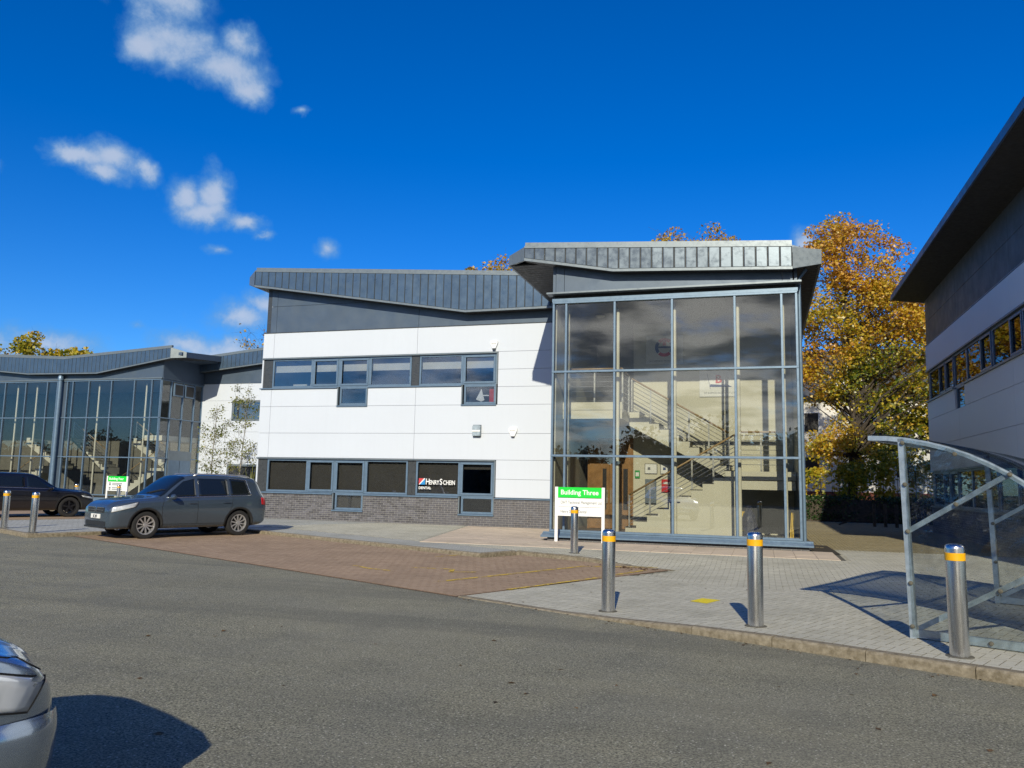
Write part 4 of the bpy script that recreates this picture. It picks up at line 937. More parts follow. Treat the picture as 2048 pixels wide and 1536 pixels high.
# its white wing
Y4 = 41.0
wall_panels(K4, [(-32.5, -22, 2.28, 3.2), (-32.5, -22, 3.2, 4.2), (-32.5, -30.3, 4.2, 4.85), (-28.2, -22, 4.2, 4.85), (-30.3, -28.2, 4.2, 4.85), (-32.5, -30.3, 4.85, 6.08), (-28.2, -22, 4.85, 6.08), (-32.5, -22, 6.08, 7.1), (-32.5, -30.4, .1, 2.28), (-28.0, -22, .1, 2.28), (-30.4, -28.0, .1, .95)], Y4, 'white_panel')
K4.put(MB().box(-32.5, -22, Y4 + .07, Y4 + .12, 0, .95).box(-32.5, -30.32, Y4 + .07, Y4 + .12, .95, 7.1).box(-28.0, -22, Y4 + .07, Y4 + .12, .95, 7.1).box(-30.4, -28, Y4 + .07, Y4 + .12, 2.3, 4.85).box(-30.4, -28, Y4 + .07, Y4 + .12, 6.08, 7.1), 'wall_core', M['infill_dark'])
window(K4, -30.3, -28.2, 4.85, 6.08, Y4 + .06, M['trim_grey'], M['glass_window'], fw=.12, blind=M['room_dark']); window(K4, -30.4, -28.0, .95, 2.28, Y4 + .06, M['trim_grey'], M['glass_window'], fw=.12, blind=M['room_dark'])
K4.put(MB().prism([(-32.5, 7.12), (-22, 7.12), (-22, 9.0), (-28.4, 8.5), (-32.5, 7.9)], Y4 + .03, Y4 + .1), 'charcoal_band', M['grey_panel'])
fascia(K4, [(-32.6, 8.62), (-22, 9.7)], [(-32.6, 7.75), (-22, 8.85)], 40.6, 36, 'grey_seam', wall_y=41.1, back=52)
K4.put(MB().box(-22.06, -22, Y4, 52, 0, 8.9), 'end_wall', M['white_panel'])

# ------------------------------------------------------------------ neighbouring office on the right, turned to face left
b2 = root_at('office_building', 'shaded office side wall with deep charcoal eave beyond the cycle shelter', 'building', (6.15, 34, 0), R(-90))
K2 = Kit(b2, (0, 0, 0)); LW = 21.5
bricks(K2, 0, LW, -.13, .935, 0, [], 300, near=7, depth=.3)
cells = []; vj = [0, 5.0, 11.0, 16.5, LW]
for a, b in zip(vj[:-1], vj[1:]):
    for z0, z1 in ((2.28, 3.2), (3.2, 4.21), (6.09, 7.06)): cells.append((a, b, z0, z1))
cells += [(0, 4.5, 4.21, 4.88), (5.85, 11.0, 4.21, 4.88), (11.0, 16.5, 4.21, 4.88), (16.5, LW, 4.21, 4.88)]
wall_panels(K2, cells, 0, 'white_panel_bounce')
for a, b in zip(vj[:-1], vj[1:]): wall_panels(K2, [(a, b, 7.09, 8.0), (a, b, 8.0, 8.95)], .04, 'charcoal_warm_shade', 'charcoal_panel')
K2.put(MB().box(0, LW, .08, .3, 2.28, 4.2).box(0, LW, .12, .3, 6.07, 9.2).box(0, 4.5, .08, .3, 4.2, 4.9).box(5.85, LW, .08, .3, 4.2, 4.9), 'wall_core', M['infill_dark'])
K2.put(MB().box(0, LW, -.015, .05, 7.062, 7.088).box(-.01, LW, -.03, .09, 6.04, 6.088).box(-.01, 4.46, -.05, .09, 4.88, 4.93).box(5.88, LW, -.05, .09, 4.88, 4.93).box(0, LW, -.03, .09, 2.23, 2.278).box(0, LW, -.05, .09, .937, .985), 'flashing', M['trim_grey'])
x = .3; i = 0
while x < LW - .3:
    w_ = (1.7, 1.1, 1.25, 1.7, 1.7, 1.25)[i % 6]; x1 = min(x + w_, LW)
    window(K2, x, x1, 4.93, 6.04, .07, M['frame_blue'], M['glass_side'], casement=(i % 6 in (1, 2, 5))); window(K2, x, x1, .985, 2.23, .07, M['frame_blue'], M['glass_side'], casement=(i % 6 in (1, 2, 5))); x = x1; i += 1
window(K2, 4.55, 5.8, 4.16, 4.93, .07, M['frame_blue'], M['glass_side'])
K2.put(MB().box(0, .3, .06, .12, 4.93, 6.04).box(0, .3, .06, .12, .985, 2.23), 'infill_panel', M['infill_dark'])
K2.put(MB().box(0, LW, .5, 10, 3.2, 3.4).box(0, LW, .5, 10, 0, .1).box(0, LW, 4.0, 4.1, 0, 9), 'room_wall', M['room_dark'])
K2.put(MB().box(-.02, .06, .1, 10, 0, 8.7).box(LW - .06, LW, .1, 10, 0, 8.7), 'end_wall', M['white_panel'])
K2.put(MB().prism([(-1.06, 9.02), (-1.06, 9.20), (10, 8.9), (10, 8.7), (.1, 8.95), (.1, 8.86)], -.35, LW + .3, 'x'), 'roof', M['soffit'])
K2.put(MB().box(-.36, LW + .32, -1.11, -1.062, 9.0, 9.22), 'eave_gutter', M['grey_panel'])
# ------------------------------------------------------------------ bollards
def steel_mat():
    m, nt, N, L, b = nodes('steel_brushed'); p = pos(N)
    mp = N("ShaderNodeMapping"); mp.inputs['Scale'].default_value = (9, 9, .5); tc = N("ShaderNodeTexCoord"); L(tc.outputs['Object'], mp.inputs[0])
    nz = noise(N, L, 3, 6, .7, mp.outputs[0]); b.inputs['Metallic'].default_value = 1.0
    L(mixrgb(N, L, mrange(N, L, nz, .3, .7), (.52, .52, .53), (.74, .74, .74)), b.inputs['Base Color'])
    L(mrange(N, L, nz, .3, .7, .17, .30), b.inputs['Roughness'])
    sp = N("ShaderNodeSeparateXYZ"); L(tc.outputs['Object'], sp.inputs[0])
    return m
steel_mat()
def make_bollard():
    t = thing('bollard', 'x', 'bollard')
    MB().lathe([(.084, -.05), (.084, .0), (.084, .4), (.084, .965), (.081, .985), (.070, .999), (.045, 1.008), (.0005, 1.010)], 32).build('post', M['steel_brushed'], t, 40)
    MB().lathe([(.0845, .858), (.0862, .860), (.0862, .926), (.0845, .928)], 32, closed=True).build('reflective_band', M['yellow_tape'], t, 40)
    MB().lathe([(.0842, 0), (.12, .002), (.115, .007), (.0842, .010)], 24, closed=True).build('base_collar', M['joint'], t)
    return t
boll = make_bollard()
spots = [(1.70, 8.42, 'steel bollard with yellow band in front of the cycle shelter'),
         (-.08, 9.38, 'steel bollard with yellow band at kerb edge, middle of the front three'),
         (-1.85, 10.2, 'steel bollard with yellow band at kerb by the end of the red bay'),
         (-3.93, 17.51, 'steel bollard with yellow band in front of the Building Three sign'),
         (-17.61, 16.15, 'steel bollard on island kerb corner ahead of the grey SUV'),
         (-19.58, 17.05, 'steel bollard on island kerb in front of the black SUV door'),
         (-32.97, 32.6, 'steel bollard behind the bonnet of the black SUV'),
         (-30.62, 32.9, 'steel bollard directly in front of the Building Four sign')]
for i, (x, y, lb) in enumerate(spots):
    o = boll if i == 0 else copy_tree(boll)
    o.location = (x, y, hgt(x, y) if i < 4 else 0); o.rotation_euler = (R((.5, -.4, .3, 0, .6, -.5, 0, 0)[i]), R((-.4, .5, .2, .3, .4, 0, 0, 0)[i]), i * .7); tag(o, lb, 'bollard', 'steel bollards with yellow bands')

# ------------------------------------------------------------------ building signs
def building_sign(loc, title, rows, label):
    t = thing('building_sign', label, 'sign', loc, group='building name signs')
    for x in (-.64, .60): MB().cbox(x - .02, x + .06, -.03, .03, -.02, 1.42, .004).build('sign_post', M['white_paint'], t)
    MB().cbox(-.58, .58, -.022, .012, 1.145, 1.415, .003).build('title_panel', M['sign_green'], t)
    letter(title, .175, M['sign_white'], t, (-.51, -.0245, 1.225), bold=.003, sx=.98)
    z = .905
    for r_ in rows:
        MB().cbox(-.58, .58, -.022, .012, z, z + .228, .003).build('name_panel', M['sign_white'], t)
        letter(r_, .112, M['ink_grey'], t, (-.51, -.0245, z + .08), sx=.74); z -= .235
    return t
building_sign((-4.53, 20.78, .0), 'Building Three', ['OHT Technical Management Ltd', 'Henry Schein Dental'], 'green and white Building Three sign on two white posts before the stair tower')
s4 = building_sign((-31.4, 33.6, .02), 'Building Four', ['', ''], 'green and white Building Four sign on two white posts beyond the parked cars')
for z in (.95, 1.03, .72, .80):
    MB().box(-.5, -.38, -.0245, -.0225, z, z + .06).build('panel_number', M['ink_grey'], s4); MB().box(-.3, .32, -.0245, -.0225, z + .005, z + .045).build('panel_print', M['ink_grey'], s4)

# ------------------------------------------------------------------ cycle shelter
def poly_mat(name, tint, base, scr):
    m, nt, N, L, b = nodes(name); nt.nodes.remove(b); p = pos(N)
    t = N("ShaderNodeBsdfTransparent"); g = N("ShaderNodeBsdfGlossy"); g.inputs['Roughness'].default_value = .06; d = N("ShaderNodeBsdfDiffuse"); d.inputs[0].default_value = (.55, .58, .58, 1)
    L(mixrgb(N, L, mrange(N, L, noise(N, L, 2.2, 6, .7, p, 1.2), .4, .75), tuple(tint), tuple(x * .8 for x in tint)), t.inputs[0])
    mx = N("ShaderNodeMixShader"); L(schlick(N, L, 1.0, base), mx.inputs[0]); L(t.outputs[0], mx.inputs[1]); L(g.outputs[0], mx.inputs[2])
    bp = N("ShaderNodeBump"); bp.inputs['Strength'].default_value = .35; bp.inputs['Distance'].default_value = .03; L(noise(N, L, 2.6, 5, .6, p, 1.5), bp.inputs['Height']); L(bp.outputs[0], g.inputs['Normal'])
    mp = N("ShaderNodeMapping"); mp.inputs['Rotation'].default_value = (.3, .2, .6); mp.inputs['Scale'].default_value = (1.5, 22, 9); L(p, mp.inputs[0])
    sc = mrange(N, L, noise(N, L, 2.0, 8, .75, mp.outputs[0], .6), .60, .74, 0, scr); m2 = N("ShaderNodeMixShader"); L(sc, m2.inputs[0]); L(mx.outputs[0], m2.inputs[1]); L(d.outputs[0], m2.inputs[2])
    L(m2.outputs[0], nt.nodes["Material Output"].inputs[0]); return m
poly_mat('polycarb', (.955, .975, .975), .035, .24); poly_mat('polycarb_roof', (.60, .62, .62), .04, .25)
sh = thing('cycle_shelter', 'curved clear plastic cycle shelter with galvanised steel frame beside the kerb', 'shelter', SN(-2.62, 9.02, 0), ANG_S)
RZ = 2.07; AX = 2.25; X0 = -.38
def arc(s_): return RZ * math.sqrt(max(0, 1 - ((s_ - X0) / AX) ** 2))
ang = [i / 18 * math.pi / 2 for i in range(19)]
curve = [(X0 + AX * math.sin(a), RZ * math.cos(a)) for a in ang]
LEN = 3.78
for n0 in (0.0, LEN - .04):
    MB().bar((0, n0, 0), (-.05, n0, arc(-.05) - .02), .06, .06).build('corner_post', M['galv'], sh)
    cb = MB()
    for p_, q_ in zip(curve[:-1], curve[1:]): cb.bar((p_[0], n0, p_[1] - .03), (q_[0], n0, q_[1] - .03), .05, .06, (0, 1, 0))
    cb.build('curved_rail', M['galv'], sh)
    MB().bar((0, n0, .05), (1.85, n0, .05), .05, .08).build('bottom_rail', M['galv'], sh)
    MB().bar((-.02, n0 + .01, 1.07), (.94, n0 + .01, 1.68), .035, .05).build('brace', M['galv'], sh); MB().bar((.05, n0 + .01, .10), (1.55, n0 + .01, 1.02), .035, .05).build('brace', M['galv'], sh)
    pl = [(0, .02)] + [c for c in curve if c[0] > -.03][::1]; pl = [(0, .02), (-.02, arc(0) - .02)] + [(c[0], c[1] - .02) for c in curve if c[0] > .02]
    y0 = n0 - .042 if n0 == 0 else n0 + .036
    MB().prism(pl, y0, y0 + .006).build('end_sheet', M['polycarb'], sh)
    for bx, bz in ((0, .12), (0, .55), (-.01, 1.07), (-.02, 1.55), (-.03, 1.98), (.46, 1.86), (.93, 1.66), (.45, 1.36), (.8, .55), (.7, .05)):
        MB().lathe([(.022, 0), (.022, -.012), (.010, -.02)], 10, (bx, n0 - .042 if n0 == 0 else n0 - .03, bz), 'y').build('bolt', M['joint'], sh)
rf = MB(); k_ = len(curve)
rf.add([(x, -.03, z + .004) for x, z in curve] + [(x, LEN, z + .004) for x, z in curve] + [(x, -.03, z + .010) for x, z in curve] + [(x, LEN, z + .010) for x, z in curve],
       [(i, i + 1, k_ + i + 1, k_ + i) for i in range(k_ - 1)] + [(2 * k_ + i, 3 * k_ + i, 3 * k_ + i + 1, 2 * k_ + i + 1) for i in range(k_ - 1)] + [(i, 2 * k_ + i, 2 * k_ + i + 1, i + 1) for i in range(k_ - 1)] + [(k_ + i, k_ + i + 1, 3 * k_ + i + 1, 3 * k_ + i) for i in range(k_ - 1)] + [(0, k_, 3 * k_, 2 * k_)])
rf.build('roof_sheet', M['polycarb_roof'], sh, True)
for s_ in (X0 + .03, -.05, 1.0, 1.70):
    z = arc(s_) - .035; MB().bar((s_, 0, z), (s_, LEN, z), .045, .045).build('purlin', M['galv'], sh)
MB().bar((1.86, 0, .05), (1.86, LEN, .05), .05, .08).build('rear_rail', M['galv'], sh)

# ------------------------------------------------------------------ trees and plants
import numpy as np
def leaf_mesh(name, P, size, matn, rng, flat_up=0.0):
    """P: n x 3 leaf centres -> one mesh of small bent leaf faces"""
    n = len(P); a = rng.normal(size=(n, 3)); a[:, 2] *= .6; a /= np.linalg.norm(a, axis=1)[:, None] + 1e-9
    b = rng.normal(size=(n, 3)); b -= (b * a).sum(1)[:, None] * a; b /= np.linalg.norm(b, axis=1)[:, None] + 1e-9
    s = size * rng.uniform(.6, 1.35, size=(n, 1)); w = s * rng.uniform(.55, .85, size=(n, 1))
    c = np.cross(a, b); fold = c * s * .22
    V = np.empty((n, 4, 3)); V[:, 0] = P - a * s; V[:, 1] = P + b * w + fold; V[:, 2] = P + a * s; V[:, 3] = P - b * w + fold
    me = bpy.data.meshes.new(name); me.vertices.add(n * 4); me.vertices.foreach_set('co', V.reshape(-1)); me.loops.add(n * 4); me.polygons.add(n)
    me.loops.foreach_set('vertex_index', np.arange(n * 4, dtype=np.int32)); me.polygons.foreach_set('loop_start', np.arange(n, dtype=np.int32) * 4)
    me.materials.append(M[matn]); me.update(calc_edges=True); return me
def make_tree(label, loc, trunk_h, r0, crown, n_clump, per, lsize, matn, seed, bark='bark', crad=(.5, 1.1), group=None, twigs=3, name='tree', cat='tree', top=None, lean=.03):
    """crown: list of ellipsoids (dx,dy,z,rx,ry,rz). Limbs run to every leaf clump"""
    rng = np.random.default_rng(seed); t = thing(name, label, cat, loc, group=group)
    vol = np.array([c[3] * c[4] * c[5] for c in crown]); vol = vol / vol.sum()
    cl = []
    while len(cl) < n_clump:
        c = crown[rng.choice(len(crown), p=vol)]; u = rng.normal(size=3); u /= np.linalg.norm(u); r_ = rng.uniform(.12, 1) ** (1 / 2.1)
        cl.append((c[0] + u[0] * c[3] * r_, c[1] + u[1] * c[4] * r_, c[2] + u[2] * c[5] * r_))
    cl = np.array(cl); ztop = top or cl[:, 2].max() * .92
    bx, by = rng.uniform(-lean, lean, 2)
    def axis(z): return np.array([bx * z + .12 * math.sin(z * .5 + seed), by * z + .1 * math.cos(z * .4 + seed) - .1 * math.cos(seed), z])
    tb = MB(); zs = np.linspace(-.1, ztop, 14); tb.tube([axis(z) for z in zs], [max(.015, r0 * (1 - .92 * (max(z, 0) / ztop) ** .8)) * (1.25 if z < .2 else 1) for z in zs], 9)
    pts = []
    for c in cl:
        d = math.hypot(c[0], c[1]); zb = min(max(trunk_h * .8, c[2] - d * rng.uniform(.5, 1.1) - .4), ztop * .95); a = axis(zb)
        m1 = a + (c - a) * .45 + np.array([0, 0, .12 * d]) + rng.normal(size=3) * .08 * d
        rb = max(.012, r0 * .32 * (1 - zb / (ztop * 1.1))) * min(1.0, .35 + d / 5)
        tb.tube([a, m1, c], [rb, rb * .6, max(.006, rb * .2)], 5, cap=False)
        cr = rng.uniform(*crad)
        for _ in range(twigs):
            e = c + rng.normal(size=3) * cr * .7; tb.tube([m1 * .25 + c * .75, (c + e) / 2 + rng.normal(size=3) * .05, e], [max(.006, rb * .28), .006, .004], 4, cap=False)
        k_ = max(3, int(per * rng.uniform(.5, 1.5) * (cr / crad[1])))
        u = rng.normal(size=(k_, 3)); u /= np.linalg.norm(u, axis=1)[:, None]; rr = cr * rng.uniform(.15, 1, size=(k_, 1)) ** .55
        q = c + u * rr * np.array([1.15, 1.15, .75]); pts.append(q)
    link('trunk', tb.mesh('trunk', M[bark], 60), t); link('crown', leaf_mesh('crown', np.concatenate(pts), lsize, matn, rng), t); return t
mat('bark', (.075, .06, .045), .95, var=.3, scale=8, bump=.8, bscale=30); mat('bark_pale', (.34, .31, .26), .9, var=.3, scale=10)
leaf('leaf_autumn', [(.07, .14, .012), (.30, .31, .02), (.68, .50, .03), (.72, .40, .035), (.56, .27, .035)], .5, .30, (2, 15))
leaf('leaf_rust', [(.22, .18, .03), (.52, .36, .04), (.60, .36, .04), (.42, .22, .03)], .45, .4)
leaf('leaf_yellow', [(.08, .15, .015), (.42, .38, .02), (.65, .46, .03), (.44, .22, .02)], .45, .6)
leaf('leaf_green', [(.012, .035, .006), (.03, .075, .012), (.06, .11, .02)], .25, .8)
leaf('leaf_sapling', [(.07, .10, .015), (.20, .22, .04), (.32, .27, .05)], .4, .9)
leaf('leaf_dark', [(.008, .018, .005), (.02, .035, .01), (.05, .05, .015)], .2, .5)
make_tree('tall autumn tree with orange and yellow leaves beyond the side path', (4.6, 45.5, 0), 4.0, .30, [(.7, 0, 12.7, 3.2, 2.8, 4.0), (-.7, 0, 8.4, 2.6, 2.6, 3.4), (2.8, .3, 9.4, 2.7, 2.4, 4.2), (.2, -.3, 3.6, 3.0, 2.4, 1.7)], 300, 190, .082, 'leaf_autumn', 5, crad=(.45, .95))
make_tree('second autumn tree half hidden behind the shaded office corner', (9.6, 49.5, 0), 4.0, .28, [(0, 0, 11.5, 3.0, 3.0, 3.6), (-.8, 0, 6.5, 3.0, 2.6, 3.4), (1.5, 0, 7, 3, 2.6, 3.5)], 130, 120, .13, 'leaf_autumn', 9)
make_tree('rust-leaved treetop showing above the stair tower roof', (-4.2, 56, 0), 6, .3, [(-1.2, 0, 16.1, 2.2, 2.4, 3.3), (1.6, 0, 16.2, 2.2, 2, 3.3), (0, 0, 11, 3.2, 3, 4)], 150, 150, .11, 'leaf_rust', 14)
make_tree('rust-leaved treetop showing above the main roof line', (-19.0, 56, 0), 6, .3, [(0, 0, 15.9, 2.9, 2.6, 3.1), (0, 0, 11, 3, 3, 4)], 140, 150, .11, 'leaf_rust', 21)
make_tree('green and brown tree showing above the far end of Building Four', (-66.2, 60, 0), 5, .35, [(-3, 0, 12.0, 3.2, 3, 3.2), (4.2, 0, 11.6, 2.6, 2.4, 2.2), (0, 0, 8, 5, 3, 3)], 110, 120, .17, 'leaf_yellow', 30)
make_tree('nearly bare tree with few orange leaves behind the office gable', (-39.0, 56, 0), 5, .22, [(0, 0, 11.6, 2.4, 2.4, 2.7), (-.4, 0, 8, 2, 2, 3)], 46, 12, .11, 'leaf_rust', 33, twigs=7, crad=(.5, .9))
for (x, y, sd, lb) in ((-1.4, 47.5, 81, 'autumn tree directly behind the stair tower'), (-8.5, 50, 82, 'autumn tree hidden behind the main office roof'), (-14.5, 49, 83, 'autumn tree hidden behind the gable end of the office')):
    make_tree(lb, (x, y, 0), 3, .26, [(0, 0, 8.5, 3.2, 3.0, 4.0), (0, 0, 5, 2.8, 2.6, 2.6)], 90, 80, .15, 'leaf_autumn', sd, twigs=1)
for (x, y, h, lb, sd) in ((-28.3, 37.0, 5.6, 'slender young tree with sparse yellow-green leaves beside the Building Four door', 41), (-26.4, 36.8, 7.2, 'taller slender young tree against the white wing of Building Four', 42)):
    make_tree(lb, (x, y, 0), .8, .055, [(0, 0, h * .52, 1.0, .9, h * .42), (0, 0, h * .75, .5, .5, h * .22)], 54, 34, .052, 'leaf_sapling', sd, bark='bark_pale', crad=(.22, .45), group='young trees beside Building Four', lean=.01, twigs=4)
def leafy_mass(name, label, cat, loc, boxes, n, size, matn, seed, group=None, core=None):
    rng = np.random.default_rng(seed); t = thing(name, label, cat, loc, group=group); P = []
    tot = sum(b[3] * b[4] + b[4] * b[5] + b[3] * b[5] for b in boxes)
    for cx, cy_, cz, rx, ry, rz in boxes:
        m_ = int(n * (rx * ry + ry * rz + rx * rz) / tot); u = rng.normal(size=(m_, 3)); u = np.sign(u) * np.abs(u) ** .6; u /= np.abs(u).max(axis=1)[:, None] * .6 + np.linalg.norm(u, axis=1)[:, None] * .4
        P.append(np.array([cx, cy_, cz]) + u * np.array([rx, ry, rz]) * rng.uniform(.86, 1.04, size=(m_, 1)) + rng.normal(size=(m_, 3)) * .03)
    P = np.concatenate(P); P[:, 2] = np.maximum(P[:, 2], .02); link('foliage', leaf_mesh('foliage', P, size, matn, rng), t)
    s = MB()
    for cx, cy_, cz, rx, ry, rz in boxes:
        for _ in range(6):
            a = rng.uniform(-.6, .6, 2); s.tube([(cx + a[0] * rx, cy_ + a[1] * ry, -.05), (cx + a[0] * rx * 1.1, cy_ + a[1] * ry, cz + rz * .7)], [.025, .01], 5)
    link('stems', s.mesh('stems', M['bark']), t)
    if core: link('opaque_core', core.mesh('opaque_core', M['bark']), t)  # solid box added inside so no light shows through the leaves
    return t
leafy_mass('hedge', 'clipped dark green hedge at the end of the side path', 'hedge', (4.6, 41.9, 0), [(0, 0, .6, 4.4, .55, .62)], 9000, .055, 'leaf_green', 50, core=MB().box(-4.2, 4.2, -.4, .4, 0, 1.05))
leafy_mass('shrub', 'yellowing shrub growing over the hedge under the autumn tree', 'shrub', (3.4, 43.2, 0), [(0, 0, 1.4, 1.6, .9, 1.2), (1.5, .2, 1.7, 1.3, .9, 1.2)], 4500, .085, 'leaf_yellow', 51)
leafy_mass('shrub', 'green and yellow shrub behind hedge next to the shaded office', 'shrub', (7.0, 43.4, 0), [(0, 0, 1.6, 1.6, .9, 1.5), (1.3, .2, 1.5, 1.4, .9, 1.4)], 4500, .085, 'leaf_yellow', 52)
def spiky(label, loc, n, h, seed):
    rr = random.Random(seed); t = thing('spiky_plant', label, 'plant', loc)
    for i in range(n):
        a = i * 2.4; l = h * rr.uniform(.7, 1.1); o_ = rr.uniform(.15, .45); w = .03
        c, s_ = math.cos(a), math.sin(a); b = MB(); pts = [(0, 0), (o_ * .35, l * .5), (o_, l)]; r = Vector((-s_, c, 0)) * w
        vs_ = []
        for j, (d_, z) in enumerate(pts):
            k_ = (1, .9, .08)[j]; p = Vector((c * d_, s_ * d_, z)); vs_ += [p - r * k_, p + Vector((0, 0, .012)), p + r * k_]
        b.add(vs_, [(0, 1, 4, 3), (1, 2, 5, 4), (3, 4, 7, 6), (4, 5, 8, 7)]); b.build('blade_leaf', M['leaf_sapling'], t)
spiky('spiky green plant at the foot of the gable wall', (-19.3, 27.6, 0), 22, 2.1, 8)
# tree belt on the far side of the car park behind the viewer, seen mirrored in the glass
kinds = ('broad dark tree in the belt across the car park', 'tall dark tree in the belt across the car park')
protos = [make_tree(kinds[i], (0, 0, 0), 1.0, .22, [(0, 0, h * .55, w, w * .7, h * .42)], 70, 60, .24, 'leaf_dark', 60 + i, crad=(.9, 1.6), group='trees across the car park', twigs=1) for i, (h, w) in enumerate(((7.0, 3.8), (8.6, 3.4)))]
rr = random.Random(2)
for i in range(40):
    o = protos[i] if i < 2 else copy_tree(protos[i % 2]); o.location = (-158 + i * 5.0 + rr.uniform(-1, 1), -43 + rr.uniform(-2, 2), -.15); o.rotation_euler.z = rr.uniform(-.5, .5); sc_ = rr.uniform(.8, 1.2); o.scale = (sc_, sc_, sc_)
leafy_mass('hedge', 'long tall dark hedge along the far side of the car park', 'hedge', (-60, -39, -.15), [(-70, 0, 1.9, 32, .8, 2.0), (-8, 0, 2.1, 34, .8, 2.2), (58, 0, 1.9, 34, .8, 2.0)], 26000, .2, 'leaf_dark', 70, core=MB().box(-100, 92, -.5, .5, 0, 3.5))

# ------------------------------------------------------------------ house beyond the trees
mat('render_white', (.70, .68, .64), .85, var=.06, scale=1.5); mat('slate', (.075, .08, .09), .6, var=.2, scale=5); mat('red_wall', (.20, .06, .04), .9, var=.25, scale=4)
hs = thing('house', 'white rendered house with slate roof beyond the autumn trees', 'house', (8, 66, 0)); KH = Kit(hs)
KH.put(MB().box(1.5, 15, 62, 70, 1.4, 8.4), 'wall', M['render_white']); KH.put(MB().box(1.5, 15, 61.9, 70, -.1, 1.4), 'plinth', M['red_wall'])
KH.put(MB().prism([(61.4, 8.2), (66, 12.2), (70.6, 8.2), (70.4, 8.0), (66, 11.9), (61.6, 8.0)], 1.0, 15.4, 'x'), 'roof', M['slate']); KH.put(MB().prism([(62, 8.4), (66, 11.9), (70, 8.4)], 1.52, 14.98, 'x'), 'gable', M['render_white'])
KH.put(MB().prism([(4.8, 8.3), (6.2, 11.2), (7.6, 8.3)], 61.7, 66), 'dormer', M['render_white']); KH.put(MB().box(12, 13, 65.5, 66.5, 11.5, 13.4), 'chimney', M['render_white'])
for x in (3, 6, 9, 12):
    for z in (2.4, 5.6):
        w_ = KH.put(MB().box(x, x + 1.1, 61.95, 62.05, z, z + 1.5), 'window', M['sign_white']); KH.put(MB().box(x + .08, x + 1.02, 61.93, 61.955, z + .08, z + 1.42), 'pane', M['black_plastic'], parent=w_)
# timber posts in the shade
mat('timber', (.10, .08, .06), .9, var=.25, scale=12)
for i, (x, y) in enumerate(((4.55, 37.4), (4.95, 37.2), (5.35, 37.0), (5.75, 36.8))):
    o = MB().cbox(-.06, .06, -.06, .06, -.05, .95, .012).build('timber_post', M['timber'], loc=(x, y, 0)); tag(o, 'short dark timber post in shade beside the hedge', 'post', 'timber posts by the hedge')
o = MB().bar((0, 0, 0), (1.3, -.5, .55), .09, .06).build('timber_rail', M['timber'], loc=(3.2, 38.0, .02)); tag(o, 'fallen timber rail leaning against the posts by the hedge', 'rail')
# ------------------------------------------------------------------ vehicles
def paint(name, c, metal=.5, rough=.32):
    m, nt, N, L, b = nodes(name); p = pos(N)
    L(mixrgb(N, L, mrange(N, L, noise(N, L, 2.5, 4, .6, p), .3, .7), tuple(x * .93 for x in c), c), b.inputs['Base Color'])
    b.inputs['Metallic'].default_value = metal; b.inputs['Roughness'].default_value = rough; b.inputs['Coat Weight'].default_value = 1.0; b.inputs['Coat Roughness'].default_value = .04
    return m
paint('paint_grey', (.080, .112, .152), .55, .25); paint('paint_black', (.006, .006, .009), .0, .3); paint('paint_silver', (.32, .39, .49), .8, .2); paint('paint_van', (.25, .30, .36), .3, .35)
def car_glass():
    m, nt, N, L, b = nodes('car_glass'); b.inputs['Base Color'].default_value = (.008, .011, .014, 1); b.inputs['Roughness'].default_value = .03; b.inputs['Specular IOR Level'].default_value = .75
car_glass()
flat('tyre', (.016, .016, .017), .85); flat('alloy', (.66, .65, .65), .35, .8); flat('alloy_dark', (.03, .03, .035), .35, .6); flat('chrome', (.70, .72, .74), .12, 1.0)
flat('trim_black', (.018, .019, .021), .6); flat('wheel_well', (.006, .006, .006), .95); flat('tail_red', (.42, .01, .015), .2); flat('plate_white', (.78, .78, .76), .5); flat('amber', (.7, .25, .02), .3)
def lamp_mat():
    m, nt, N, L, b = nodes('headlamp'); p = pos(N); L(mixrgb(N, L, mrange(N, L, noise(N, L, 7, 2, .5, p), .35, .65), (.50, .53, .56), (.82, .84, .86)), b.inputs['Base Color'])
    b.inputs['Metallic'].default_value = .35; b.inputs['Roughness'].default_value = .12; b.inputs['Coat Weight'].default_value = 1.0
lamp_mat()
def cr(xs, ys, x):
    """smooth curve through points (monotone cubic)"""
    n = len(xs)
    if x <= xs[0]: return ys[0]
    if x >= xs[-1]: return ys[-1]
    i = max(j for j in range(n - 1) if xs[j] <= x)
    d = [(ys[j + 1] - ys[j]) / (xs[j + 1] - xs[j]) for j in range(n - 1)]
    def sl(j):
        if j == 0: return d[0]
        if j == n - 1: return d[-1]
        return 0 if d[j - 1] * d[j] <= 0 else 2 * d[j - 1] * d[j] / (d[j - 1] + d[j])
    h = xs[i + 1] - xs[i]; t = (x - xs[i]) / h; m0, m1 = sl(i) * h, sl(i + 1) * h
    return (2 * t ** 3 - 3 * t * t + 1) * ys[i] + (t ** 3 - 2 * t * t + t) * m0 + (-2 * t ** 3 + 3 * t * t) * ys[i + 1] + (t ** 3 - t * t) * m1
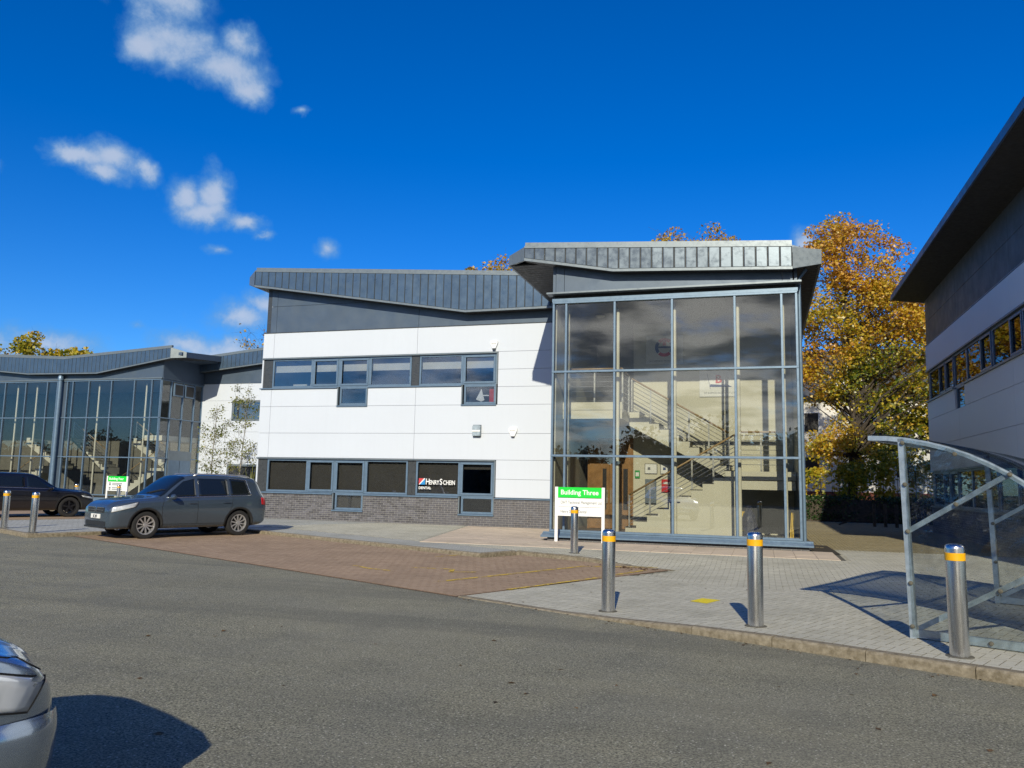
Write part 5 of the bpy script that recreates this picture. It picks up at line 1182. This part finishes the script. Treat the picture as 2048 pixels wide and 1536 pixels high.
class Shape:
    """car skin from stations (x, bottom, belt, top, half width, roof half width), front at +x"""
    def __init__(s, st):
        st = sorted(st); s.x = [r[0] for r in st]; s.c = [[r[i] for r in st] for i in range(1, 6)]; s.cache = {}
    def ctrl(s, x):
        zb, zs, zt, w, wr = (cr(s.x, c, x) for c in s.c); g0 = (.945 * w, zs + .025 * min(1, (zt - zs) / .3)); g1 = (wr, zt - min(.10, (zt - zs) * .45)); h = zs - zb
        L = lambda a, b, t: (a[0] + (b[0] - a[0]) * t, a[1] + (b[1] - a[1]) * t)
        return [(0, zb), (.72 * w, zb), (.925 * w, zb + .07 * h), (.975 * w, zb + .26 * h), (w, zb + .60 * h), (.99 * w, zs - .10 * h), (.962 * w, zs), L(g0, g1, .30), L(g0, g1, .68), g1, (wr * .88, zt - min(.036, (zt - zs) * .2)), (wr * .5, zt - .008), (0, zt)]
    def sec(s, x, v):
        P = s.cache.get(x)
        if P is None: P = s.cache[x] = s.ctrl(x)
        v = max(0, min(12, v)); i = min(11, int(v)); t = v - i
        p0 = P[i - 1] if i > 0 else (-P[1][0], P[1][1]); p3 = P[i + 2] if i < 11 else (-P[11][0], P[11][1]); p1, p2 = P[i], P[i + 1]
        f = lambda k: .5 * (2 * p1[k] + (p2[k] - p0[k]) * t + (2 * p0[k] - 5 * p1[k] + 4 * p2[k] - p3[k]) * t * t + (-p0[k] + 3 * p1[k] - 3 * p2[k] + p3[k]) * t ** 3)
        return f(0), f(1)
    def side(s, x, z, lo=1.2, hi=9.6):
        for _ in range(26):
            m = (lo + hi) / 2
            if s.sec(x, m)[1] < z: lo = m
            else: hi = m
        return s.sec(x, lo)[0]
def make_car(label, st, body_mat, wheelbase, R_w, track, wins, screen, rear_scr, lamp, tail, front, arch_trim='trim_black', spokes=10, rim='alloy', seams=(), handles=(), mirror=None, rails=False, group='parked vehicles', name='parked_car', cat='car', plate=None, badge=None, axle0=None, chrome_line=True, tw=.23):
    t = thing(name, label, cat, group=group); S = Shape(st); xr, xf = S.x[0], S.x[-1]
    a0 = axle0 if axle0 is not None else wheelbase / 2; axles = (a0, a0 - wheelbase)
    # body skin
    us = [xr + (xf - xr) * (.5 - .5 * math.cos(math.pi * i / 79)) * 1.0 for i in range(80)]; vn = 48; mb = MB(); ring = 2 * vn
    for x in us:
        half = [S.sec(x, 12 * j / vn) for j in range(vn + 1)]
        pts = [(x, y, z) for y, z in half] + [(x, -y, z) for y, z in half[-2:0:-1]]; mb.v += pts
    fs = [(i * ring + j, i * ring + (j + 1) % ring, (i + 1) * ring + (j + 1) % ring, (i + 1) * ring + j) for i in range(len(us) - 1) for j in range(ring)]
    fs += [tuple(range(ring - 1, -1, -1)), tuple((len(us) - 1) * ring + j for j in range(ring))]; mb.f += fs; mb.m += [0] * len(fs)
    body = mb.build('body', [body_mat, M['wheel_well']], t, 38)
    cb = MB(); 
    for ax in axles:
        for sg in (-1, 1): cb.lathe([(R_w + .055, 0), (R_w + .055, sg * .5)], 40, (ax, sg * (track - tw - .03), R_w), 'y')
    cut = cb.build('cutter', M['wheel_well']); md = body.modifiers.new('b', 'BOOLEAN'); md.operation = 'DIFFERENCE'; md.object = cut; md.solver = 'EXACT'; md.use_self = False
    try: md.material_mode = 'TRANSFER'
    except Exception: pass
    bpy.context.view_layer.update()
    me = bpy.data.meshes.new_from_object(body.evaluated_get(bpy.context.evaluated_depsgraph_get())); body.modifiers.clear(); body.data = me; bpy.data.objects.remove(cut)
    me.shade_smooth(); me.set_sharp_from_angle(angle=R(38))
    def put(b, nm, m, parent=t, smooth=None): return b.build(nm, M[m] if isinstance(m, str) else m, parent, smooth)
    def side_patch(c, nx, nz, off, sg):
        """bilinear patch on the flank, corners (x,z): rear-low, front-low, front-high, rear-high"""
        b = MB(); g = []
        for j in range(nz + 1):
            for i in range(nx + 1):
                u, v = i / nx, j / nz; x = (c[0][0] * (1 - u) + c[1][0] * u) * (1 - v) + (c[3][0] * (1 - u) + c[2][0] * u) * v; z = (c[0][1] * (1 - u) + c[1][1] * u) * (1 - v) + (c[3][1] * (1 - u) + c[2][1] * u) * v
                g.append((x, sg * (S.side(x, z) + off), z))
        n1 = len(g); g += [(x, y - sg * (off + .004), z) for x, y, z in g]; k = nx + 1
        f = [(j * k + i, j * k + i + 1, (j + 1) * k + i + 1, (j + 1) * k + i) for j in range(nz) for i in range(nx)]
        f += [(i, n1 + i, n1 + i + 1, i + 1) for i in range(nx)] + [(nz * k + i, nz * k + i + 1, n1 + nz * k + i + 1, n1 + nz * k + i) for i in range(nx)] + [(j * k, (j + 1) * k, n1 + (j + 1) * k, n1 + j * k) for j in range(nz)] + [(j * k + nx, n1 + j * k + nx, n1 + (j + 1) * k + nx, (j + 1) * k + nx) for j in range(nz)]
        return b.add(g, f)
    def line(pts, w, off, sg, n=6):
        b = MB(); P = []
        for (x0, z0), (x1, z1) in zip(pts[:-1], pts[1:]): P += [(x0 + (x1 - x0) * i / n, z0 + (z1 - z0) * i / n) for i in range(n)]
        P.append(pts[-1]); Q = [Vector((x, sg * (S.side(x, z) + off), z)) for x, z in P]
        return b.tube(Q, w, 5)
    def top_patch(x0, x1, v0, off, nx=10, nv=10, xa=0.0):
        b = MB(); g = []
        for i in range(nx + 1):
            for j in range(2 * nv + 1):
                q = (j - nv) / nv; v = 12 - abs(q) * (12 - v0); x = x0 + (x1 - x0) * i / nx + xa * q * q; y, z = S.sec(x, v); e = .01
                (y2, z2), (y3, z3) = S.sec(x + e, v), S.sec(x, v - .05)
                a = Vector((e, y2 - y, z2 - z)); c = Vector((0, y3 - y, z3 - z)); n = a.cross(c); n = n.normalized() if n.length > 1e-9 else Vector((0, 0, 1)); n = -n if n.z < 0 else n
                p = Vector((x, y, z)) + n * off; g.append((p.x, math.copysign(p.y, q) if q else 0, p.z))
        k = 2 * nv + 1; return b.add(g, [(i * k + j, i * k + j + 1, (i + 1) * k + j + 1, (i + 1) * k + j) for i in range(nx) for j in range(k - 1)])
    for sg in (-1, 1):
        for w_ in wins: put(side_patch(w_, 10, 8, .005, sg), 'side_window', 'car_glass', smooth=True)
        for s_ in seams: put(line(s_, .004, .001, sg), 'door_seam', 'wheel_well')
        if chrome_line:
            w2 = wins[-1]; put(line([(w2[0][0] - .015, w2[0][1] - .012), (w2[3][0] - .02, w2[3][1]), (w2[2][0], w2[2][1] + .02)], .008, .005, sg, 8), 'window_trim', 'chrome', smooth=True)
            put(line([(wins[-1][0][0], wins[-1][0][1] - .012), (wins[0][1][0], wins[0][1][1] - .012)], .013, .005, sg, 16), 'belt_trim', 'chrome', smooth=True)
        for hx, hz in handles: y = S.side(hx, hz); put(MB().cbox(hx - .10, hx + .10, sg * (y + .012), sg * (y + .035), hz - .014, hz + .014, .008), 'door_handle', body_mat)
        put(side_patch(lamp, 8, 6, .006, sg), 'headlight', 'headlamp', smooth=True); put(side_patch(tail, 5, 6, .006, sg), 'tail_light', 'tail_red', smooth=True)
        put(line([lamp[0], lamp[1], lamp[2], lamp[3], lamp[0]], .0045, .005, sg, 8), 'lamp_seam', 'wheel_well')
        for ax in axles:
            if arch_trim:
                b = MB(); n = 30; P = []
                for i in range(n + 1):
                    a = math.pi * (-.07 + 1.14 * i / n); r0 = R_w + .05; q = [r0, r0, r0 + .055]; o_ = [-.03, .014, .004]
                    for r_, of in zip(q, o_):
                        x, z = ax + r_ * math.cos(a), max(R_w + r_ * math.sin(a), .24); P.append((x, sg * (S.side(x, z) + of), z))
                b.add(P, [(i * 3 + j, i * 3 + j + 1, (i + 1) * 3 + j + 1, (i + 1) * 3 + j) for i in range(n) for j in range(2)]); put(b, 'arch_trim', arch_trim, smooth=True)
            yo = sg * track; yi = sg * (track - tw); r_ = R_w * .685
            ty = put(MB().lathe([(r_ - .01, yi), (R_w * .93, yi), (R_w, yi + sg * .03), (R_w, yo - sg * .03), (R_w * .975, yo - sg * .008), (R_w * .90, yo + sg * .002), (r_ + .012, yo - sg * .006), (r_, yo - sg * .02), (r_ - .012, yo - sg * .09)], 40, (ax, 0, R_w), 'y', True), 'wheel', 'tyre', smooth=40)
            rm = MB().lathe([(r_ + .004, yo - sg * .015), (r_ - .018, yo - sg * .018), (r_ - .03, yo - sg * .05), (r_ - .035, yo - sg * .12), (r_, yo - sg * .12)], 40, (ax, 0, R_w), 'y', True)
            rm.lathe([(.0, yo - sg * .025), (.045, yo - sg * .027), (.055, yo - sg * .06), (.055, yo - sg * .1)], 16, (ax, 0, R_w), 'y')
            for i in range(spokes):
                a = 2 * math.pi * (i + .3) / spokes; c, s_ = math.cos(a), math.sin(a); tx, tz = -s_, c; w0, w1 = (.030, .034) if spokes > 6 else (.05, .062)
                pr = []
                for rr_, ww, dd in ((.03, w0, .035), (r_ - .015, w1, .022)):
                    for k in (-1, 1):
                        for dp in (0, .035): pr.append((ax + c * rr_ + tx * ww * k * .5, yo - sg * (dd + dp), R_w + s_ * rr_ + tz * ww * k * .5))
                rm.add(pr, [(0, 2, 6, 4), (1, 5, 7, 3), (0, 4, 5, 1), (2, 3, 7, 6), (0, 1, 3, 2), (4, 6, 7, 5)])
            put(rm, 'rim', rim, ty, 40); put(MB().lathe([(.02, yo - sg * .11), (r_ - .06, yo - sg * .11), (r_ - .06, yo - sg * .125), (.02, yo - sg * .125)], 28, (ax, 0, R_w), 'y', True), 'brake_disc', 'alloy_dark', ty)
        if mirror:
            mx_, mz = mirror; y = S.side(mx_, mz); b = MB(); rings = []
            for i, (f_, yy) in enumerate(((.35, .02), (.8, .06), (1, .12), (.95, .19), (.5, .235))):
                rings.append([(mx_ - .02 + .075 * f_ * math.cos(2 * math.pi * j / 12), sg * (y + yy), mz + .045 + .075 * f_ * math.sin(2 * math.pi * j / 12)) for j in range(12)])
            b.add([p for r2 in rings for p in r2], [(i * 12 + j, i * 12 + (j + 1) % 12, (i + 1) * 12 + (j + 1) % 12, (i + 1) * 12 + j) for i in range(4) for j in range(12)] + [tuple(range(11, -1, -1)), tuple(48 + j for j in range(12))]); put(b, 'wing_mirror', body_mat, smooth=50)
        if rails:
            pts = []
            for i in range(13):
                x = screen[1] - .25 + (rear_scr[0] + .15 - screen[1] + .25) * i / 12; y, z = S.sec(x, 9.7); pts.append((x, sg * y, z + (.045 if 0 < i < 12 else .0)))
            put(MB().tube(pts, .017, 8), 'roof_rail', 'alloy', smooth=True)
    put(top_patch(screen[1], screen[0], 9.25, .006), 'windscreen', 'car_glass', smooth=True); put(top_patch(rear_scr[1], rear_scr[0], 9.4, .006), 'rear_window', 'car_glass', smooth=True)
    for i in (-1, 1): put(MB().bar((screen[0] - .02, i * .08, S.sec(screen[0] - .02, 12)[1] + .02), (screen[0] - .18, i * .08 + .55, S.sec(screen[0] - .18, 10.6)[1] + .02), .018, .012), 'wiper', 'trim_black')
    for f_ in front: # boxes on the nose: name, material, half width, z0, z1, proud
        nm, m, hw, z0, z1, d, xo = f_; put(MB().prism([(-hw, z0 + .01), (-hw * .96, z0), (hw * .96, z0), (hw, z0 + .01), (hw, z1 - .01), (hw * .97, z1), (-hw * .97, z1), (-hw, z1 - .01)], xf + xo - .05, xf + xo + d, 'x'), nm, m)
    if badge:
        z, xo, r_ = badge; b = put(MB().lathe([(r_, 0), (r_, .012), (r_ * .86, .014), (r_ * .86, 0)], 24, (xf + xo, 0, z), 'x', True), 'badge', 'chrome')
        for p_, q_ in (((-.55, .35), (-.2, -.6)), ((-.2, -.6), (0, -.05)), ((0, -.05), (.2, -.6)), ((.2, -.6), (.55, .35)), ((-.28, .72), (0, .05)), ((0, .05), (.28, .72))): put(MB().bar((xf + xo + .008, p_[0] * r_, z + p_[1] * r_), (xf + xo + .008, q_[0] * r_, z + q_[1] * r_), .010, .010), 'badge_stroke', 'chrome', b)
    if plate:
        body_, z, xo = plate; pb_ = put(MB().cbox(xf + xo - .02, xf + xo + .01, -.26, .26, z - .056, z + .056, .004), 'number_plate', 'plate_white')
        letter(body_, .10, M['ink_dark'], pb_, (xf + xo + .012, 0, z - .036), (math.pi / 2, 0, math.pi / 2), 'CENTER', .002)
    y_ = .26; put(MB().cbox(xr - .012, xr + .02, -.26, .26, .62, .73, .004), 'number_plate', 'plate_white')
    return t
SUV = [(-2.21, .42, .86, .98, .70, .55), (-2.18, .36, .96, 1.13, .80, .60), (-2.11, .31, 1.03, 1.30, .855, .615), (-2.00, .28, 1.06, 1.50, .885, .63), (-1.86, .26, 1.07, 1.615, .898, .64), (-1.4, .25, 1.06, 1.665, .903, .648), (-.6, .24, 1.04, 1.685, .905, .655), (0, .24, 1.02, 1.675, .905, .655), (.22, .24, 1.015, 1.63, .905, .65), (.55, .24, 1.00, 1.42, .905, .69), (.86, .24, .985, 1.17, .905, .75), (1.0, .24, .975, 1.085, .903, .77), (1.3, .24, .955, 1.045, .90, .76), (1.7, .25, .925, 1.01, .888, .72), (1.98, .25, .875, .96, .85, .67), (2.10, .25, .82, .905, .80, .64), (2.17, .26, .765, .855, .745, .61), (2.20, .29, .72, .80, .69, .57)]
FR = [('grille', 'trim_black', .48, .65, .79, .014, -.005), ('grille_bar', 'chrome', .49, .768, .788, .022, -.005), ('grille_bar', 'chrome', .48, .71, .727, .022, -.005), ('grille_bar', 'chrome', .47, .655, .668, .022, -.005), ('lower_intake', 'trim_black', .58, .33, .44, .012, 0), ('bumper_lip', 'trim_black', .62, .27, .315, .03, 0)]
suv = make_car('dark grey compact SUV parked nose-out with roof rails and multi-spoke wheels', SUV, M['paint_grey'], 2.62, .345, .885,
    wins=[[(-.02, 1.075), (.80, 1.055), (.30, 1.47), (-.02, 1.555)], [(-.98, 1.095), (-.10, 1.075), (-.10, 1.56), (-.98, 1.555)], [(-1.66, 1.125), (-1.05, 1.10), (-1.05, 1.565), (-1.56, 1.535)]],
    screen=(.93, .24), rear_scr=(-1.90, -2.10), lamp=[(1.60, .81), (2.155, .67), (2.14, .80), (1.52, .935)], tail=[(-2.185, .82), (-2.0, .86), (-1.98, 1.05), (-2.14, 1.05)], front=FR + [('fog_lamp', 'trim_black', .70, .40, .46, .004, -.02)],
    seams=[[(.86, 1.03), (.92, .80), (.90, .36)], [(-.06, 1.06), (-.07, .36)], [(-1.10, 1.07), (-1.06, .80), (-.90, .48), (-.86, .36)], [(.9, .36), (-.86, .36)]], handles=[(.10, .90), (-.90, .915)], mirror=(.70, 1.02), rails=True, plate=('JC JFF', .56, .012), badge=(.725, .014, .072))
suv.scale = (.975,) * 3; suv.location = SN(-21.34, 10.20, ROAD + .016); suv.rotation_euler.z = math.atan2(-N_AX.y, -N_AX.x) + R(1.5)
SUVB = [(-2.21, .42, .86, .98, .70, .55), (-2.17, .36, .96, 1.10, .80, .60), (-2.05, .30, 1.03, 1.22, .86, .62), (-1.90, .27, 1.06, 1.42, .885, .63), (-1.72, .26, 1.07, 1.585, .898, .635)] + SUV[5:]
COUPE = [(x * 1.06, zb, zs * .985, (zt if zt < 1.15 else 1.15 + (zt - 1.15) * .86), w * 1.04, wr * 1.0) for x, zb, zs, zt, w, wr in SUVB]
blk = make_car('black SUV parked nose-in with dark five-spoke wheels beyond the island', COUPE, M['paint_black'], 2.85, .365, .925,
    wins=[[(-.02, 1.065), (.86, 1.045), (.32, 1.40), (-.02, 1.475)], [(-1.04, 1.085), (-.10, 1.065), (-.10, 1.48), (-1.04, 1.455)], [(-1.60, 1.105), (-1.11, 1.09), (-1.11, 1.45), (-1.46, 1.40)]],
    screen=(.98, .25), rear_scr=(-1.86, -2.12), lamp=[(1.86, .74), (2.27, .66), (2.27, .73), (1.80, .81)], tail=[(-2.31, .82), (-2.12, .86), (-2.1, 1.0), (-2.26, 1.0)], front=FR[:1] + FR[3:], arch_trim='trim_black', spokes=5, rim='alloy_dark',
    seams=[[(.92, 1.02), (.98, .80), (.95, .36)], [(-.06, 1.05), (-.07, .36)], [(-1.16, 1.05), (-1.1, .80), (-.95, .48)]], handles=[(.10, .89), (-.95, .90)], mirror=(.74, 1.0), plate=('', .50, .012), badge=None)
blk.location = SN(-33.4, 9.9, ROAD + .004); blk.rotation_euler.z = math.atan2(N_AX.y, N_AX.x)
HATCH = [(-2.06, .40, .84, .95, .66, .52), (-2.0, .33, .92, 1.06, .77, .58), (-1.86, .27, .96, 1.20, .835, .60), (-1.6, .24, .97, 1.38, .86, .61), (-1.2, .22, .96, 1.455, .875, .62), (-.4, .21, .94, 1.48, .88, .63), (.1, .21, .925, 1.45, .88, .63), (.45, .21, .91, 1.30, .88, .66), (.9, .21, .885, 1.03, .878, .72), (1.05, .21, .875, .965, .875, .74), (1.4, .21, .835, .915, .868, .72), (1.75, .21, .77, .845, .835, .66), (1.95, .21, .70, .77, .765, .58), (2.05, .22, .62, .69, .68, .50), (2.10, .27, .55, .61, .58, .42)]
HATCH = [(x, zb * 1.1, zs * 1.11, zt * 1.10, w, wr) for x, zb, zs, zt, w, wr in HATCH]
slv = make_car('silver hatchback nose parked beside the viewer, casting a rounded shadow', HATCH, M['paint_silver'], 2.58, .315, .86,
    wins=[[(-.02, 1.085), (.80, 1.055), (.34, 1.42), (-.02, 1.49)], [(-.90, 1.105), (-.10, 1.085), (-.10, 1.495), (-.90, 1.48)]], screen=(.98, .30), rear_scr=(-1.5, -1.9), lamp=[(1.42, .70), (1.94, .60), (2.03, .715), (1.40, .90)], tail=[(-2.03, .78), (-1.84, .80), (-1.82, .97), (-1.98, .97)],
    front=[('grille', 'trim_black', .40, .46, .53, .012, 0), ('lower_intake', 'trim_black', .45, .30, .38, .012, 0)], arch_trim=None, seams=[[(1.02, .985), (1.6, .895), (1.90, .815), (2.02, .735)], [(.84, .93), (.88, .70), (.86, .32)], [(-.06, .96), (-.07, .32)]], handles=[(.1, .80)], mirror=(.70, .93), plate=('', .42, .012), chrome_line=False)
def bumper_skin():
    S = Shape(HATCH)
    for sg in (-1, 1):
        b = MB(); P = []; nx, nz = 16, 8
        for j in range(nz + 1):
            for i in range(nx + 1):
                u, v = i / nx, j / nz; x = 1.62 + (2.085 - 1.62) * u; z = .30 + (.585 - .02 * u - .30) * v; o_ = .035 * math.sin(math.pi * min(1, .12 + .88 * v)) ** .5 * min(1, u * 4)
                P.append((x + .02 * u, sg * (S.side(x, z) + o_ + .003), z))
        k = nx + 1; b.add(P, [(j * k + i, j * k + i + 1, (j + 1) * k + i + 1, (j + 1) * k + i) for j in range(nz) for i in range(nx)]); b.build('bumper_corner', M['paint_silver'], slv, True)
bumper_skin()
slv.location = SN(-4.54, -.72, ROAD); slv.rotation_euler.z = math.atan2(N_AX.y, N_AX.x)
VAN = [(-2.6, .40, 1.10, 1.96, .80, .70), (-2.5, .34, 1.15, 2.10, .92, .80), (-1.5, .30, 1.15, 2.16, .96, .83), (0.2, .30, 1.12, 2.16, .96, .83), (.8, .30, 1.10, 2.08, .96, .82), (1.2, .30, 1.08, 1.78, .955, .80), (1.65, .30, 1.05, 1.28, .95, .80), (1.9, .30, 1.02, 1.16, .93, .78), (2.3, .30, .92, 1.04, .88, .70), (2.5, .32, .78, .90, .78, .62), (2.56, .38, .68, .78, .68, .55)]
van = make_car('blue-grey van with rounded windscreen parked behind the black SUV', VAN, M['paint_van'], 3.0, .34, .93,
    wins=[[(.2, 1.17), (1.45, 1.13), (1.0, 1.78), (.2, 1.95)], [(-1.0, 1.2), (.1, 1.17), (.1, 1.95), (-1.0, 1.98)]], screen=(1.72, .82), rear_scr=(-2.42, -2.56), lamp=[(2.05, .80), (2.45, .72), (2.45, .82), (2.0, .98)], tail=[(-2.57, .8), (-2.45, .82), (-2.45, 1.2), (-2.55, 1.2)],
    front=[('grille', 'trim_black', .5, .56, .7, .012, 0)], arch_trim=None, spokes=8, seams=[[(.15, 1.15), (.14, .4)]], handles=[(.3, 1.0)], mirror=(1.35, 1.12), chrome_line=False, axle0=1.6, name='parked_van', cat='van')
van.location = SN(-45.2, 9.6, ROAD + .004); van.rotation_euler.z = math.atan2(N_AX.y, N_AX.x)
